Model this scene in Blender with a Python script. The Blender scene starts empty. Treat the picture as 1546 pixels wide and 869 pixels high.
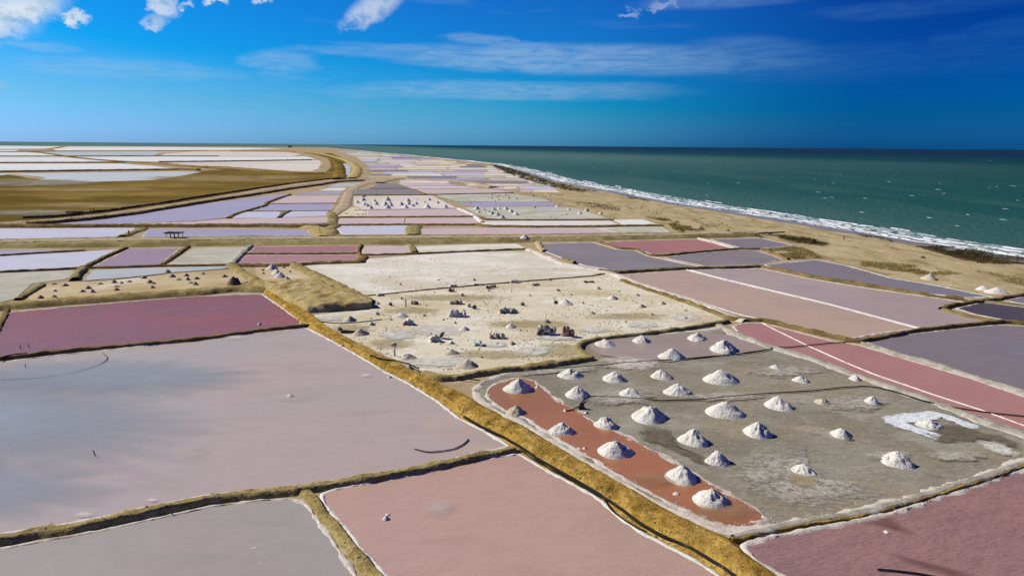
import bpy, math, random
from mathutils import Vector, Matrix, noise as mnoise
from math import radians as R
random.seed(7)
scene = bpy.context.scene
col = scene.collection

# ------------------------------------------------------------------ camera
CAM_H = 30.0
FPX = 1031.0
PITCH = math.atan((434.5 - 219.8) / FPX)
ROLL = R(0.47)
fw = Vector((0, math.cos(PITCH), -math.sin(PITCH)))
rt0 = Vector((1, 0, 0)); up0 = Vector((0, math.sin(PITCH), math.cos(PITCH)))
rt = rt0 * math.cos(ROLL) + up0 * math.sin(ROLL)
up = up0 * math.cos(ROLL) - rt0 * math.sin(ROLL)
CAM = Vector((0, 0, CAM_H))
cd = bpy.data.cameras.new('camera')
cam = bpy.data.objects.new('camera', cd); col.objects.link(cam)
cd.sensor_fit = 'HORIZONTAL'; cd.sensor_width = 36.0
cd.lens = 36.0 * FPX / 1546.0
cd.clip_start = 0.5; cd.clip_end = 300000.0
M3 = Matrix((rt, up, -fw)).transposed()
cam.matrix_world = Matrix.Translation(CAM) @ M3.to_4x4()
scene.camera = cam

# ------------------------------------------------------------------ light
SUN_AZ = R(-70)            # measured from the view direction (+Y), negative = left
SUN_EL = R(35)
sun_dir = Vector((math.sin(SUN_AZ) * math.cos(SUN_EL), math.cos(SUN_AZ) * math.cos(SUN_EL), math.sin(SUN_EL)))
sd = bpy.data.lights.new('sun', 'SUN'); sd.energy = 4.6; sd.angle = R(0.53); sd.color = (1.0, 0.93, 0.78)
sun = bpy.data.objects.new('sun', sd); col.objects.link(sun)
sun.rotation_euler = (-sun_dir).to_track_quat('-Z', 'Y').to_euler()
sun.location = (-200, 200, 300)

scene.view_settings.view_transform = 'Standard'
scene.view_settings.look = 'None'
scene.view_settings.exposure = 0.5
scene.view_settings.gamma = 1.0
scene.view_settings.use_curve_mapping = False
scene.cycles.use_denoising = True
scene.cycles.max_bounces = 4
scene.cycles.diffuse_bounces = 2
scene.cycles.glossy_bounces = 2
scene.cycles.transparent_max_bounces = 12


def pray(px, py):
    return (fw + rt * ((px - 773.0) / FPX) + up * ((434.5 - py) / FPX)).normalized()


# ------------------------------------------------------------------ node helpers
class G:
    def __init__(s, nt):
        s.nt = nt

    def new(s, t, **kw):
        n = s.nt.nodes.new(t)
        for k, v in kw.items():
            setattr(n, k, v)
        return n

    def link(s, a, b):
        s.nt.links.new(a, b)

    def inp(s, sock, v):
        if hasattr(v, 'is_linked') or isinstance(v, bpy.types.NodeSocket):
            s.link(v, sock)
        else:
            if isinstance(v, (tuple, list)) and len(v) == 3 and sock.type == 'RGBA':
                v = (*v, 1)
            sock.default_value = v

    def math(s, op, a, b=None, c=None, clamp=False):
        n = s.new('ShaderNodeMath', operation=op, use_clamp=clamp)
        s.inp(n.inputs[0], a)
        if b is not None: s.inp(n.inputs[1], b)
        if c is not None: s.inp(n.inputs[2], c)
        return n.outputs[0]

    def rng(s, v, a, b, c=0.0, d=1.0, smooth=True):
        n = s.new('ShaderNodeMapRange', interpolation_type='SMOOTHSTEP' if smooth else 'LINEAR')
        s.inp(n.inputs['Value'], v)
        n.inputs['From Min'].default_value = a; n.inputs['From Max'].default_value = b
        n.inputs['To Min'].default_value = c; n.inputs['To Max'].default_value = d
        return n.outputs['Result']

    def mix(s, f, a, b, mode='MIX'):
        n = s.new('ShaderNodeMix', data_type='RGBA', blend_type=mode)
        s.inp(n.inputs[0], f); s.inp(n.inputs[6], a); s.inp(n.inputs[7], b)
        return n.outputs[2]

    def noise(s, vec, scale, detail=4.0, rough=0.55, dist=0.0):
        n = s.new('ShaderNodeTexNoise')
        s.link(vec, n.inputs['Vector'])
        n.inputs['Scale'].default_value = scale; n.inputs['Detail'].default_value = detail
        n.inputs['Roughness'].default_value = rough; n.inputs['Distortion'].default_value = dist
        return n.outputs['Fac']

    def mapping(s, vec, scale=(1, 1, 1), rot=0.0, loc=(0, 0, 0)):
        n = s.new('ShaderNodeMapping')
        s.link(vec, n.inputs['Vector'])
        n.inputs['Scale'].default_value = scale
        n.inputs['Rotation'].default_value = (0, 0, rot)
        n.inputs['Location'].default_value = loc
        return n.outputs['Vector']


# ------------------------------------------------------------------ world
w = bpy.data.worlds.new('World'); scene.world = w; w.use_nodes = True
nt = w.node_tree; nt.nodes.clear(); g = G(nt)
sky = g.new('ShaderNodeTexSky', sky_type='NISHITA')
sky.sun_disc = False; sky.sun_elevation = SUN_EL; sky.sun_rotation = SUN_AZ % (2 * math.pi)
sky.altitude = 0; sky.air_density = 1.0; sky.dust_density = 0.3; sky.ozone_density = 6.0
SKY_STRENGTH = 0.10
c = g.mix(1.0, sky.outputs[0], (SKY_STRENGTH,) * 3, 'MULTIPLY')
# deep clear blue as seen through a polarising filter: each channel loses its veil
sc3 = g.new('ShaderNodeSeparateColor'); g.link(c, sc3.inputs[0])
cr = g.math('MAXIMUM', g.math('MULTIPLY_ADD', sc3.outputs[0], 0.62, -0.215), 0.008)
cg = g.math('MAXIMUM', g.math('MULTIPLY_ADD', sc3.outputs[1], 0.90, -0.145), 0.03)
cb = g.math('MULTIPLY_ADD', sc3.outputs[2], 1.22, -0.09)
cb = g.math('MAXIMUM', cb, g.math('MULTIPLY', cg, 1.70))
cc3 = g.new('ShaderNodeCombineColor'); g.link(cr, cc3.inputs[0]); g.link(cg, cc3.inputs[1]); g.link(cb, cc3.inputs[2])
tcs = g.new('ShaderNodeTexCoord')
dp = g.new('ShaderNodeVectorMath', operation='DOT_PRODUCT'); g.link(tcs.outputs['Generated'], dp.inputs[0]); dp.inputs[1].default_value = sun_dir
pol = g.mix(g.rng(dp.outputs['Value'], -0.10, 0.34), (0.10, 0.34, 0.60), (1.0, 1.0, 1.0))   # darker away from the sun
skycol = g.mix(1.0, cc3.outputs[0], pol, 'MULTIPLY')
tc = g.new('ShaderNodeTexCoord')
sep = g.new('ShaderNodeSeparateXYZ'); g.link(tc.outputs['Generated'], sep.inputs[0])
X, Y, Z = sep.outputs
az = g.math('ARCTAN2', X, Y)
el = g.math('ARCSINE', Z)
cmb = g.new('ShaderNodeCombineXYZ'); g.link(az, cmb.inputs[0]); g.link(el, cmb.inputs[1])
AE = cmb.outputs[0]
n_warp = g.noise(g.mapping(AE, (3.0, 22.0, 1)), 1.6, 4, 0.55)
n_fine = g.noise(g.mapping(AE, (6.0, 16.0, 1)), 3.5, 6, 0.62, 0.4)
n_puff = g.noise(g.mapping(AE, (12.0, 16.0, 1)), 4.0, 6, 0.65)
wofs = g.math('SUBTRACT', n_warp, 0.5)
el_w = g.math('ADD', el, g.math('MULTIPLY', wofs, 0.018))
az_w = g.math('ADD', az, g.math('MULTIPLY', g.math('SUBTRACT', n_fine, 0.5), 0.10))
el_p = g.math('ADD', el, g.math('MULTIPLY', g.math('SUBTRACT', n_puff, 0.5), 0.05))
az_p = g.math('ADD', az, g.math('MULTIPLY', g.math('SUBTRACT', n_puff, 0.5), 0.05))


def azel(px, py):
    d = pray(px, py)
    return math.atan2(d.x, d.y), math.asin(d.z)


def cloud(px, py, wx, wy, amt, tilt=0.0, soft=0.25, puff=False):
    a, e = azel(px, py)
    A = g.math('SUBTRACT', az_p if puff else az_w, a)
    E = g.math('SUBTRACT', el_p if puff else el_w, e)
    if tilt: E = g.math('MULTIPLY_ADD', A, -tilt, E)
    A = g.math('MULTIPLY', A, FPX / wx); E = g.math('MULTIPLY', E, FPX / wy)
    r = g.math('MULTIPLY_ADD', A, A, g.math('MULTIPLY', E, E))
    return g.rng(r, 1.32, soft * soft, 0.0, amt)


clouds = None
for spec in [
    (880, 90, 300, 22, 0.62, -0.02, 0.45), (700, 82, 190, 10, 0.45, -0.04, 0.2), (780, 68, 110, 9, 0.5, -0.10, 0.3),
    (1090, 97, 180, 12, 0.5, 0.02, 0.3), (1150, 82, 100, 24, 0.38, -0.1, 0.1), (1330, 92, 240, 26, 0.20, 0.0, 0.1),
    (760, 138, 260, 15, 0.5, 0.0, 0.45), (640, 140, 190, 12, 0.30, 0.0, 0.3), (960, 138, 60, 13, 0.3, 0.0, 0.3),
    (205, 106, 150, 16, 0.42, 0.0, 0.05), (425, 92, 60, 16, 0.5, 0.0, 0.1), (420, 112, 45, 12, 0.25, 0.0, 0.1),
    (65, 72, 40, 7, 0.4, 0.0, 0.1), (0, 128, 22, 6, 0.5, 0.0, 0.1), (560, 80, 120, 8, 0.35, 0.0, 0.1),
    (1400, 10, 130, 12, 0.28, 0.0, 0.1), (1500, 48, 90, 14, 0.25, 0.12, 0.1), (1080, 5, 120, 10, 0.35, 0.0, 0.1),
    (300, 150, 500, 60, 0.12, 0.0, 0.0),
]:
    k = cloud(*spec)
    clouds = k if clouds is None else g.math('MAXIMUM', clouds, k)
n_streak = g.noise(g.mapping(AE, (7.0, 70.0, 1), R(3)), 3.0, 5, 0.62, 0.3)
clouds = g.math('MULTIPLY', clouds, g.math('MULTIPLY', g.rng(n_fine, 0.2, 0.62, 0.5, 1.0), g.rng(n_streak, 0.28, 0.62, 0.6, 1.35)))
puffs = None
for spec in [
    (18, 16, 58, 22, 0.9, 0.25, 0.0, True), (-70, 25, 80, 28, 0.9, 0, 0.0, True), (115, 24, 17, 9, 0.85, 0, 0.1, True),
    (247, 10, 20, 20, 0.7, 0, 0.0, True), (230, 37, 14, 9, 0.6, 0, 0.1, True), (328, 0, 16, 7, 0.8, 0, 0.1, True), (283, 8, 8, 6, 0.6, 0, 0.1, True),
    (566, 10, 46, 22, 0.6, 0.5, 0.0, True), (400, -3, 14, 5, 0.6, 0, 0.1, True),
    (950, 23, 18, 5, 0.32, 0, 0.0, True), (1005, 7, 22, 6, 0.25, 0, 0.0, True),
]:
    k = cloud(*spec)
    puffs = k if puffs is None else g.math('MAXIMUM', puffs, k)
# thin streaks going on over the rest of the sky
gen = g.math('MULTIPLY', g.rng(n_warp, 0.56, 0.74, 0.0, 0.22), g.rng(el, 0.05, 0.25))
clouds = g.math('MAXIMUM', clouds, gen)
cir = g.mix(1.0, g.mix(1.0, skycol, (0.35, 0.35, 0.35), 'MULTIPLY'), g.mix(1.0, (0.24, 0.36, 0.50), pol, 'MULTIPLY'), 'ADD')
skyc = g.mix(clouds, skycol, cir)
skyc = g.mix(puffs, skyc, g.mix(g.rng(n_puff, 0.3, 0.6), (0.38, 0.55, 0.70), (0.80, 0.86, 0.92)))
boost = g.mix(1.0, skyc, (0.68 / SKY_STRENGTH,) * 3, 'MULTIPLY')
bg = g.new('ShaderNodeBackground'); g.link(boost, bg.inputs[0]); bg.inputs[1].default_value = SKY_STRENGTH
w.cycles.sampling_method = 'MANUAL'; w.cycles.sample_map_resolution = 256
out = g.new('ShaderNodeOutputWorld'); g.link(bg.outputs[0], out.inputs[0])


# ------------------------------------------------------------------ materials
def surf(name, base, layers=(), rough=0.9, bumps=(), ior=1.45, spec=0.0, seed=0.0, obj_coords=False):
    """layers: (colour, scale, lo, hi, amount[, stretch, rot, detail])   bumps: (scale, distance[, stretch, rot, detail])"""
    m = bpy.data.materials.new(name); m.use_nodes = True
    nt = m.node_tree; g = G(nt); nt.nodes.remove(nt.nodes['Principled BSDF'])
    b = g.new('ShaderNodeBsdfDiffuse'); mo = nt.nodes['Material Output']
    if obj_coords:
        pos = g.new('ShaderNodeTexCoord').outputs['Object']
    else:
        pos = g.new('ShaderNodeNewGeometry').outputs['Position']
    colr = base
    for i, L in enumerate(layers):
        lc, sc, lo, hi, amt = L[:5]
        st = L[5] if len(L) > 5 else (1, 1, 1)
        ro = L[6] if len(L) > 6 else 0.0
        de = L[7] if len(L) > 7 else 4.0
        v = g.mapping(pos, st, ro, (seed + i * 13.7, seed * 2 - i * 7.1, 0))
        f = g.noise(v, sc, de, 0.6, 0.3)
        colr = g.mix(g.rng(f, lo, hi, 0.0, amt), colr, lc)
    g.inp(b.inputs['Color'], colr if not isinstance(colr, tuple) else (*colr, 1))
    nrm = None
    for i, B in enumerate(bumps):
        sc, dist = B[:2]
        st = B[2] if len(B) > 2 else (1, 1, 1)
        ro = B[3] if len(B) > 3 else 0.0
        de = B[4] if len(B) > 4 else 3.0
        v = g.mapping(pos, st, ro, (seed + i * 3.7, i * 17.1, 0))
        f = g.noise(v, sc, de, 0.6)
        bn = g.new('ShaderNodeBump'); bn.inputs['Distance'].default_value = dist
        bn.inputs['Strength'].default_value = 1.0
        g.link(f, bn.inputs['Height'])
        if nrm is not None: g.link(nrm, bn.inputs['Normal'])
        nrm = bn.outputs[0]
    if nrm is not None: g.link(nrm, b.inputs['Normal'])
    g.link(b.outputs[0], mo.inputs[0])
    if spec: gloss(g, b, mo, nrm, rough, ior, spec)
    return m


def gloss(g, b, mo, nrm, rough, ior, cap):
    """sheen of a wind-roughened water surface over the diffuse bottom"""
    gl = g.new('ShaderNodeBsdfGlossy'); gl.inputs['Roughness'].default_value = rough
    fr = g.new('ShaderNodeFresnel'); fr.inputs['IOR'].default_value = ior
    if nrm is not None: g.link(nrm, gl.inputs['Normal'])
    mx = g.new('ShaderNodeMixShader')
    g.link(g.math('MINIMUM', g.math('MULTIPLY', fr.outputs[0], 0.46), cap), mx.inputs[0])
    g.link(b.outputs[0], mx.inputs[1]); g.link(gl.outputs[0], mx.inputs[2]); g.link(mx.outputs[0], mo.inputs[0])


def brine(name, c1, c2, c3=None, rip=0.012, rough=0.24, seed=0.0, specks=0.0, spec=0.20):
    """shallow tinted brine over silt: two tints in slow drifts, wind streaks, ripples"""
    L = [(c2, 0.030, 0.38, 0.66, 0.9, (1, 1, 1), 0.5, 3), (tuple(x * 0.86 for x in c1), 0.09, 0.45, 0.75, 0.6, (1, 2.2, 1), 0.4, 6),
         (tuple(min(1, x * 1.10 + 0.015) for x in c1), 0.35, 0.5, 0.8, 0.45, (1, 3.0, 1), 0.5, 6)]
    if c3: L.insert(1, (c3, 0.021, 0.5, 0.62, 0.8, (1, 1, 1), 1.5, 3))
    if specks: L.append(((0.75, 0.72, 0.70), 1.5, 0.735 - specks, 0.77 - specks, 0.9, (1, 2, 1), 0.2, 4))
    return surf(name, c1, L, rough, [(1.6, rip, (1, 4.0, 1), R(32), 3), (0.25, rip * 2.5, (1, 2, 1), R(20), 2)], 1.33, spec, seed)


MT = {}
MT['mauve'] = brine('brine_mauve', (0.451, 0.355, 0.280), (0.400, 0.362, 0.295), (0.483, 0.368, 0.268), rip=0.02, seed=3.1, specks=0.012)
MT['palebrine'] = brine('brine_pale', (0.365, 0.336, 0.252), (0.385, 0.319, 0.233), (0.304, 0.309, 0.237), rip=0.02, seed=1.0, specks=0.02)
MT['pink'] = brine('brine_pink', (0.496, 0.318, 0.218), (0.437, 0.304, 0.216), rip=0.035, seed=5.0)
MT['rose'] = brine('brine_rose', (0.324, 0.180, 0.147), (0.283, 0.167, 0.147), rip=0.11, seed=8.0)
MT['crimson'] = brine('brine_crimson', (0.269, 0.107, 0.084), (0.231, 0.105, 0.092), (0.325, 0.096, 0.062), rip=0.05, seed=2.0, specks=0.03)
MT['rust'] = brine('brine_rust', (0.360, 0.148, 0.038), (0.315, 0.139, 0.034), (0.390, 0.157, 0.045), rip=0.004, seed=4.0)
MT['coral'] = brine('brine_coral', (0.413, 0.209, 0.161), (0.389, 0.186, 0.148), rip=0.02, seed=6.0)
MT['brick'] = brine('brine_brick', (0.389, 0.168, 0.124), (0.342, 0.150, 0.119), rip=0.02, seed=6.6)
MT['salmon'] = brine('brine_salmon', (0.479, 0.336, 0.222), (0.422, 0.310, 0.229), rip=0.02, seed=7.0)
MT['lavender'] = brine('brine_lavender', (0.357, 0.313, 0.390), (0.383, 0.340, 0.430), rip=0.02, seed=9.0)
MT['lilac'] = brine('brine_lilac', (0.561, 0.520, 0.560), (0.519, 0.520, 0.594), rip=0.02, seed=9.9)
MT['pinklilac'] = brine('brine_pink_lilac', (0.590, 0.425, 0.375), (0.543, 0.419, 0.390), rip=0.02, seed=12.0)
MT['dullmauve'] = brine('brine_dull_mauve', (0.34, 0.225, 0.24), (0.31, 0.22, 0.25), rip=0.02, seed=10.4)
MT['violet'] = brine('brine_violet', (0.222, 0.185, 0.171), (0.208, 0.185, 0.190), rip=0.02, seed=10.0)
MT['slate'] = brine('brine_slate', (0.230, 0.189, 0.165), (0.260, 0.218, 0.190), rip=0.015, seed=11.0)
MT['darkslate'] = brine('brine_dark_slate', (0.075, 0.062, 0.054), (0.092, 0.075, 0.063), rip=0.015, seed=11.5)
MT['bluegrey'] = brine('brine_blue_grey', (0.425, 0.448, 0.410), (0.472, 0.472, 0.410), rip=0.02, seed=13.0)
MT['shallow'] = brine('brine_shallow', (0.389, 0.295, 0.265), (0.354, 0.283, 0.235), (0.401, 0.330, 0.280), rip=0.02, seed=14.0)
MT['shallowbrown'] = brine('brine_brown_shallow', (0.354, 0.260, 0.200), (0.295, 0.248, 0.170), (0.389, 0.330, 0.260), rip=0.004, seed=14.5)
MT['wetsalt'] = brine('brine_over_salt', (0.508, 0.516, 0.482), (0.459, 0.482, 0.482), rip=0.003, rough=0.3, seed=15.0)
MT['canal'] = brine('canal_water', (0.425, 0.472, 0.470), (0.472, 0.496, 0.480), rip=0.01, seed=16)

MT['ground'] = surf('earth_ground', (0.36, 0.28, 0.17), [((0.24, 0.18, 0.085), 0.05, 0.45, 0.65, 0.8), ((0.50, 0.43, 0.31), 0.4, 0.5, 0.75, 0.6), ((0.2, 0.15, 0.08), 1.7, 0.55, 0.8, 0.6)], 0.95, [(3.0, 0.05), (12, 0.02)])
MT['plain'] = surf('ochre_plain', (0.169, 0.112, 0.030), [((0.100, 0.070, 0.018), 0.006, 0.38, 0.58, 0.9, (1, 1.6, 1)), ((0.248, 0.171, 0.052), 0.011, 0.46, 0.66, 0.8, (1, 1.8, 1), 0.4), ((0.128, 0.090, 0.024), 0.05, 0.46, 0.66, 0.5), ((0.288, 0.232, 0.114), 0.004, 0.56, 0.68, 0.5)])
MT['bank'] = surf('ochre_bank', (0.377, 0.234, 0.050), [((0.223, 0.131, 0.022), 0.22, 0.38, 0.60, 0.85), ((0.498, 0.333, 0.099), 0.55, 0.46, 0.66, 0.7), ((0.156, 0.091, 0.020), 2.5, 0.48, 0.66, 0.75), ((0.566, 0.430, 0.176), 6.0, 0.54, 0.72, 0.6)], bumps=[(1.2, 0.15), (5.0, 0.09), (18, 0.03)])
MT['darkbank'] = surf('brown_bank', (0.20, 0.145, 0.058), [((0.11, 0.075, 0.028), 0.35, 0.42, 0.62, 0.85), ((0.33, 0.26, 0.14), 0.8, 0.55, 0.75, 0.6), ((0.09, 0.06, 0.025), 3.0, 0.55, 0.75, 0.6)], 0.95, [(1.5, 0.12), (6.0, 0.06), (18, 0.02)])
MT['olive'] = surf('olive_bank', (0.25, 0.21, 0.095), [((0.15, 0.12, 0.05), 0.08, 0.42, 0.62, 0.85), ((0.38, 0.32, 0.18), 0.25, 0.52, 0.72, 0.7), ((0.13, 0.10, 0.045), 1.0, 0.55, 0.75, 0.6)], 0.95, [(0.6, 0.2), (3.0, 0.08)])
MT['palebank'] = surf('pale_ochre_earth', (0.40, 0.31, 0.145), [((0.30, 0.22, 0.085), 0.15, 0.38, 0.60, 0.8), ((0.48, 0.40, 0.22), 0.4, 0.46, 0.66, 0.75), ((0.22, 0.155, 0.06), 1.8, 0.50, 0.68, 0.7)], bumps=[(1.2, 0.2), (5.0, 0.1)])
MT['frontbank'] = surf('olive_ochre_bank', (0.307, 0.233, 0.084), [((0.205, 0.150, 0.050), 0.3, 0.38, 0.60, 0.8), ((0.391, 0.320, 0.168), 0.7, 0.48, 0.68, 0.7), ((0.140, 0.102, 0.039), 2.5, 0.50, 0.68, 0.7), ((0.465, 0.417, 0.325), 6.0, 0.54, 0.70, 0.6)], bumps=[(1.5, 0.12), (6.0, 0.07)])
MT['track'] = surf('dirt_track', (0.38, 0.31, 0.22), [((0.28, 0.22, 0.14), 0.12, 0.42, 0.62, 0.7), ((0.45, 0.38, 0.28), 0.5, 0.52, 0.72, 0.6)], 0.95, [(1.0, 0.05)])
MT['sand'] = surf('beach_sand', (0.40, 0.32, 0.185), [((0.29, 0.225, 0.115), 0.035, 0.40, 0.60, 0.75, (1.8, 1, 1), 0.25), ((0.48, 0.395, 0.255), 0.12, 0.46, 0.66, 0.65, (2, 1, 1), 0.25), ((0.20, 0.155, 0.062), 0.075, 0.53, 0.66, 0.75, (2.5, 1, 1), 0.25), ((0.22, 0.17, 0.08), 0.5, 0.52, 0.70, 0.6, (1.5, 1, 1), 0.25), ((0.25, 0.195, 0.10), 2.0, 0.54, 0.74, 0.5)], bumps=[(1.0, 0.12), (5, 0.05)])
MT['wetsand'] = surf('wet_sand', (0.17, 0.14, 0.105), [((0.10, 0.085, 0.07), 0.3, 0.4, 0.6, 0.8)], 0.5, spec=0.5)
MT['weed'] = surf('beached_weed', (0.10, 0.07, 0.035), [((0.05, 0.035, 0.02), 0.8, 0.4, 0.6, 0.8), ((0.20, 0.14, 0.07), 2.0, 0.55, 0.7, 0.6)], 0.95, [(1.5, 0.15)])
MT['cream'] = surf('cream_salt_flat', (0.609, 0.567, 0.440), [((0.519, 0.451, 0.302), 0.07, 0.38, 0.62, 0.8, (0.6, 1.2, 1)), ((0.424, 0.345, 0.191), 0.05, 0.50, 0.68, 0.65, (0.7, 1.4, 1), 0.2), ((0.678, 0.652, 0.567), 0.11, 0.48, 0.66, 0.75, (0.7, 1.3, 1)), ((0.424, 0.360, 0.239), 0.6, 0.50, 0.70, 0.6, (0.6, 1.5, 1)), ((0.700, 0.668, 0.583), 1.3, 0.54, 0.72, 0.5, (0.7, 1.5, 1)), ((0.276, 0.228, 0.148), 2.6, 0.56, 0.70, 0.65)], bumps=[(2.5, 0.08), (9, 0.04)])
MT['creampale'] = surf('pale_salt_flat', (0.595, 0.57, 0.485), [((0.50, 0.455, 0.345), 0.04, 0.38, 0.62, 0.75, (0.6, 1.2, 1)), ((0.67, 0.65, 0.59), 0.09, 0.46, 0.62, 0.8, (0.7, 1.3, 1)), ((0.46, 0.415, 0.31), 0.4, 0.50, 0.70, 0.6, (0.7, 1.3, 1)), ((0.33, 0.285, 0.20), 1.6, 0.56, 0.72, 0.6)], bumps=[(2.5, 0.07), (9, 0.03)])
MT['sandpan'] = surf('sandy_pan', (0.47, 0.38, 0.24), [((0.36, 0.27, 0.14), 0.09, 0.42, 0.66, 0.8), ((0.58, 0.53, 0.43), 0.06, 0.54, 0.68, 0.8), ((0.30, 0.24, 0.14), 1.0, 0.55, 0.75, 0.6)], 0.95, [(2, 0.05)])
MT['greyflat'] = surf('grey_salt_mud', (0.25, 0.23, 0.178), [((0.175, 0.158, 0.118), 0.10, 0.40, 0.64, 0.7, (0.8, 1.2, 1), 0.15), ((0.28, 0.225, 0.14), 0.08, 0.48, 0.66, 0.55, (0.8, 1.2, 1)), ((0.36, 0.34, 0.285), 0.16, 0.50, 0.70, 0.6, (0.7, 1.3, 1), 0.2), ((0.15, 0.132, 0.095), 0.9, 0.50, 0.70, 0.6, (0.6, 1.6, 1), 0.25), ((0.42, 0.40, 0.345), 2.2, 0.55, 0.72, 0.6, (0.6, 1.6, 1), 0.2), ((0.12, 0.105, 0.075), 4.5, 0.54, 0.70, 0.6, (0.6, 1.5, 1), 0.25)], bumps=[(2.2, 0.08, (0.6, 1.5, 1), 0.2), (9, 0.04)])
MT['greypan'] = surf('pale_grey_pan', (0.414, 0.409, 0.342), [((0.342, 0.336, 0.261), 0.05, 0.38, 0.62, 0.8), ((0.486, 0.488, 0.423), 0.09, 0.48, 0.64, 0.8), ((0.297, 0.285, 0.207), 0.6, 0.52, 0.72, 0.6)], bumps=[(2, 0.05)])
MT['white'] = surf('white_salt', (0.592, 0.611, 0.607), [((0.480, 0.508, 0.508), 0.010, 0.45, 0.65, 0.6, (0.4, 1.5, 1)), ((0.640, 0.656, 0.656), 0.03, 0.5, 0.7, 0.8, (0.4, 1.5, 1))], 0.8)
MT['whitewarm'] = surf('warm_white_salt', (0.554, 0.515, 0.467), [((0.470, 0.398, 0.328), 0.008, 0.45, 0.65, 0.7, (0.4, 1.5, 1)), ((0.622, 0.598, 0.574), 0.02, 0.5, 0.7, 0.8, (0.4, 1.5, 1))], 0.8)
MT['crust'] = surf('salt_crust', (0.528, 0.484, 0.422), [((0.368, 0.312, 0.244), 0.5, 0.45, 0.68, 0.85), ((0.624, 0.593, 0.548), 1.2, 0.5, 0.7, 0.8), ((0.272, 0.218, 0.155), 3.5, 0.58, 0.76, 0.75)], 0.85, [(4, 0.05), (14, 0.03)])
MT['crustwhite'] = surf('white_crust', (0.617, 0.595, 0.568), [((0.435, 0.394, 0.344), 0.8, 0.5, 0.7, 0.7), ((0.356, 0.309, 0.262), 4.0, 0.6, 0.78, 0.6)], 0.8, [(4, 0.05), (14, 0.03)])
MT['crustgrey'] = surf('grey_crust', (0.333, 0.311, 0.259), [((0.222, 0.200, 0.144), 0.5, 0.42, 0.66, 0.85), ((0.414, 0.400, 0.353), 1.2, 0.5, 0.7, 0.8), ((0.163, 0.141, 0.094), 3.5, 0.58, 0.76, 0.7)], 0.9, [(4, 0.06), (14, 0.03)])
MT['slush'] = surf('fresh_salt_slush', (0.651, 0.686, 0.704), [((0.484, 0.528, 0.546), 1.6, 0.5, 0.68, 0.8), ((0.739, 0.757, 0.766), 3.0, 0.5, 0.7, 0.8)], 0.6, [(3, 0.10), (10, 0.06)])
MT['heap'] = surf('heaped_salt', (0.627, 0.606, 0.549), [((0.508, 0.475, 0.414), 1.3, 0.45, 0.68, 0.7), ((0.678, 0.659, 0.612), 3.0, 0.5, 0.7, 0.7), ((0.407, 0.367, 0.301), 6.0, 0.62, 0.78, 0.6)], 0.85, [(3.0, 0.20), (11, 0.10)])
MT['heapdirty'] = surf('dirty_salt', (0.458, 0.414, 0.318), [((0.334, 0.290, 0.206), 1.5, 0.42, 0.66, 0.8), ((0.563, 0.537, 0.463), 3.0, 0.52, 0.7, 0.7)], 0.9, [(3.5, 0.1), (14, 0.05)])
MT['heapdark'] = surf('silty_salt', (0.338, 0.275, 0.188), [((0.225, 0.175, 0.112), 1.5, 0.42, 0.66, 0.8), ((0.525, 0.463, 0.350), 3.0, 0.52, 0.7, 0.7)], 0.95, [(3.5, 0.12)])
MT['rubble'] = surf('dark_rubble', (0.13, 0.11, 0.08), [((0.07, 0.06, 0.045), 1.5, 0.42, 0.66, 0.8), ((0.25, 0.22, 0.17), 3.0, 0.55, 0.7, 0.7)], 0.95, [(3.5, 0.15)])
MT['straw'] = surf('dry_straw', (0.34, 0.235, 0.075), [((0.19, 0.13, 0.04), 1.2, 0.45, 0.62, 0.9), ((0.45, 0.34, 0.14), 3.0, 0.5, 0.7, 0.7)], 0.9)
MT['scrub'] = surf('scrub_leaf', (0.075, 0.065, 0.026), [((0.045, 0.042, 0.016), 0.15, 0.45, 0.62, 0.9), ((0.13, 0.105, 0.04), 0.6, 0.5, 0.7, 0.7)], 0.9)
MT['scrubpale'] = surf('dry_scrub_leaf', (0.30, 0.24, 0.085), [((0.18, 0.14, 0.05), 0.15, 0.45, 0.62, 0.9), ((0.10, 0.08, 0.03), 0.6, 0.5, 0.7, 0.7)], 0.9)
MT['hose'] = surf('black_hose', (0.022, 0.021, 0.020), [((0.10, 0.09, 0.08), 0.6, 0.55, 0.7, 0.6)], 0.55)
MT['hosegrey'] = surf('salted_hose', (0.10, 0.09, 0.09), [((0.42, 0.38, 0.37), 0.5, 0.45, 0.6, 0.8)], 0.6)
MT['wood'] = surf('weathered_wood', (0.10, 0.075, 0.05), [((0.05, 0.038, 0.026), 3, 0.4, 0.6, 0.8)], 0.9)
MT['thatch'] = surf('brush_thatch', (0.09, 0.065, 0.04), [((0.04, 0.03, 0.02), 2, 0.4, 0.6, 0.8), ((0.17, 0.125, 0.07), 4, 0.55, 0.7, 0.7)], 0.95, [(6, 0.1)])
MT['metal'] = surf('rusty_metal', (0.06, 0.05, 0.045), [((0.14, 0.06, 0.03), 3, 0.5, 0.65, 0.8)], 0.6)
MT['farwall'] = surf('far_wall', (0.14, 0.15, 0.16), [((0.09, 0.10, 0.11), 0.1, 0.45, 0.6, 0.8)], 0.9)
MT['sackwhite'] = surf('white_sack', (0.702, 0.678, 0.614), [((0.513, 0.479, 0.410), 3, 0.45, 0.65, 0.7)], 0.8, [(8, 0.03)])
MT['sackgrey'] = surf('grey_sack', (0.486, 0.459, 0.397), [((0.324, 0.299, 0.256), 3, 0.45, 0.65, 0.7)], 0.8, [(8, 0.03)])
MT['sackblue'] = surf('blue_sack', (0.297, 0.412, 0.474), [((0.513, 0.559, 0.563), 3, 0.45, 0.65, 0.7)], 0.8, [(8, 0.03)])
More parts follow.
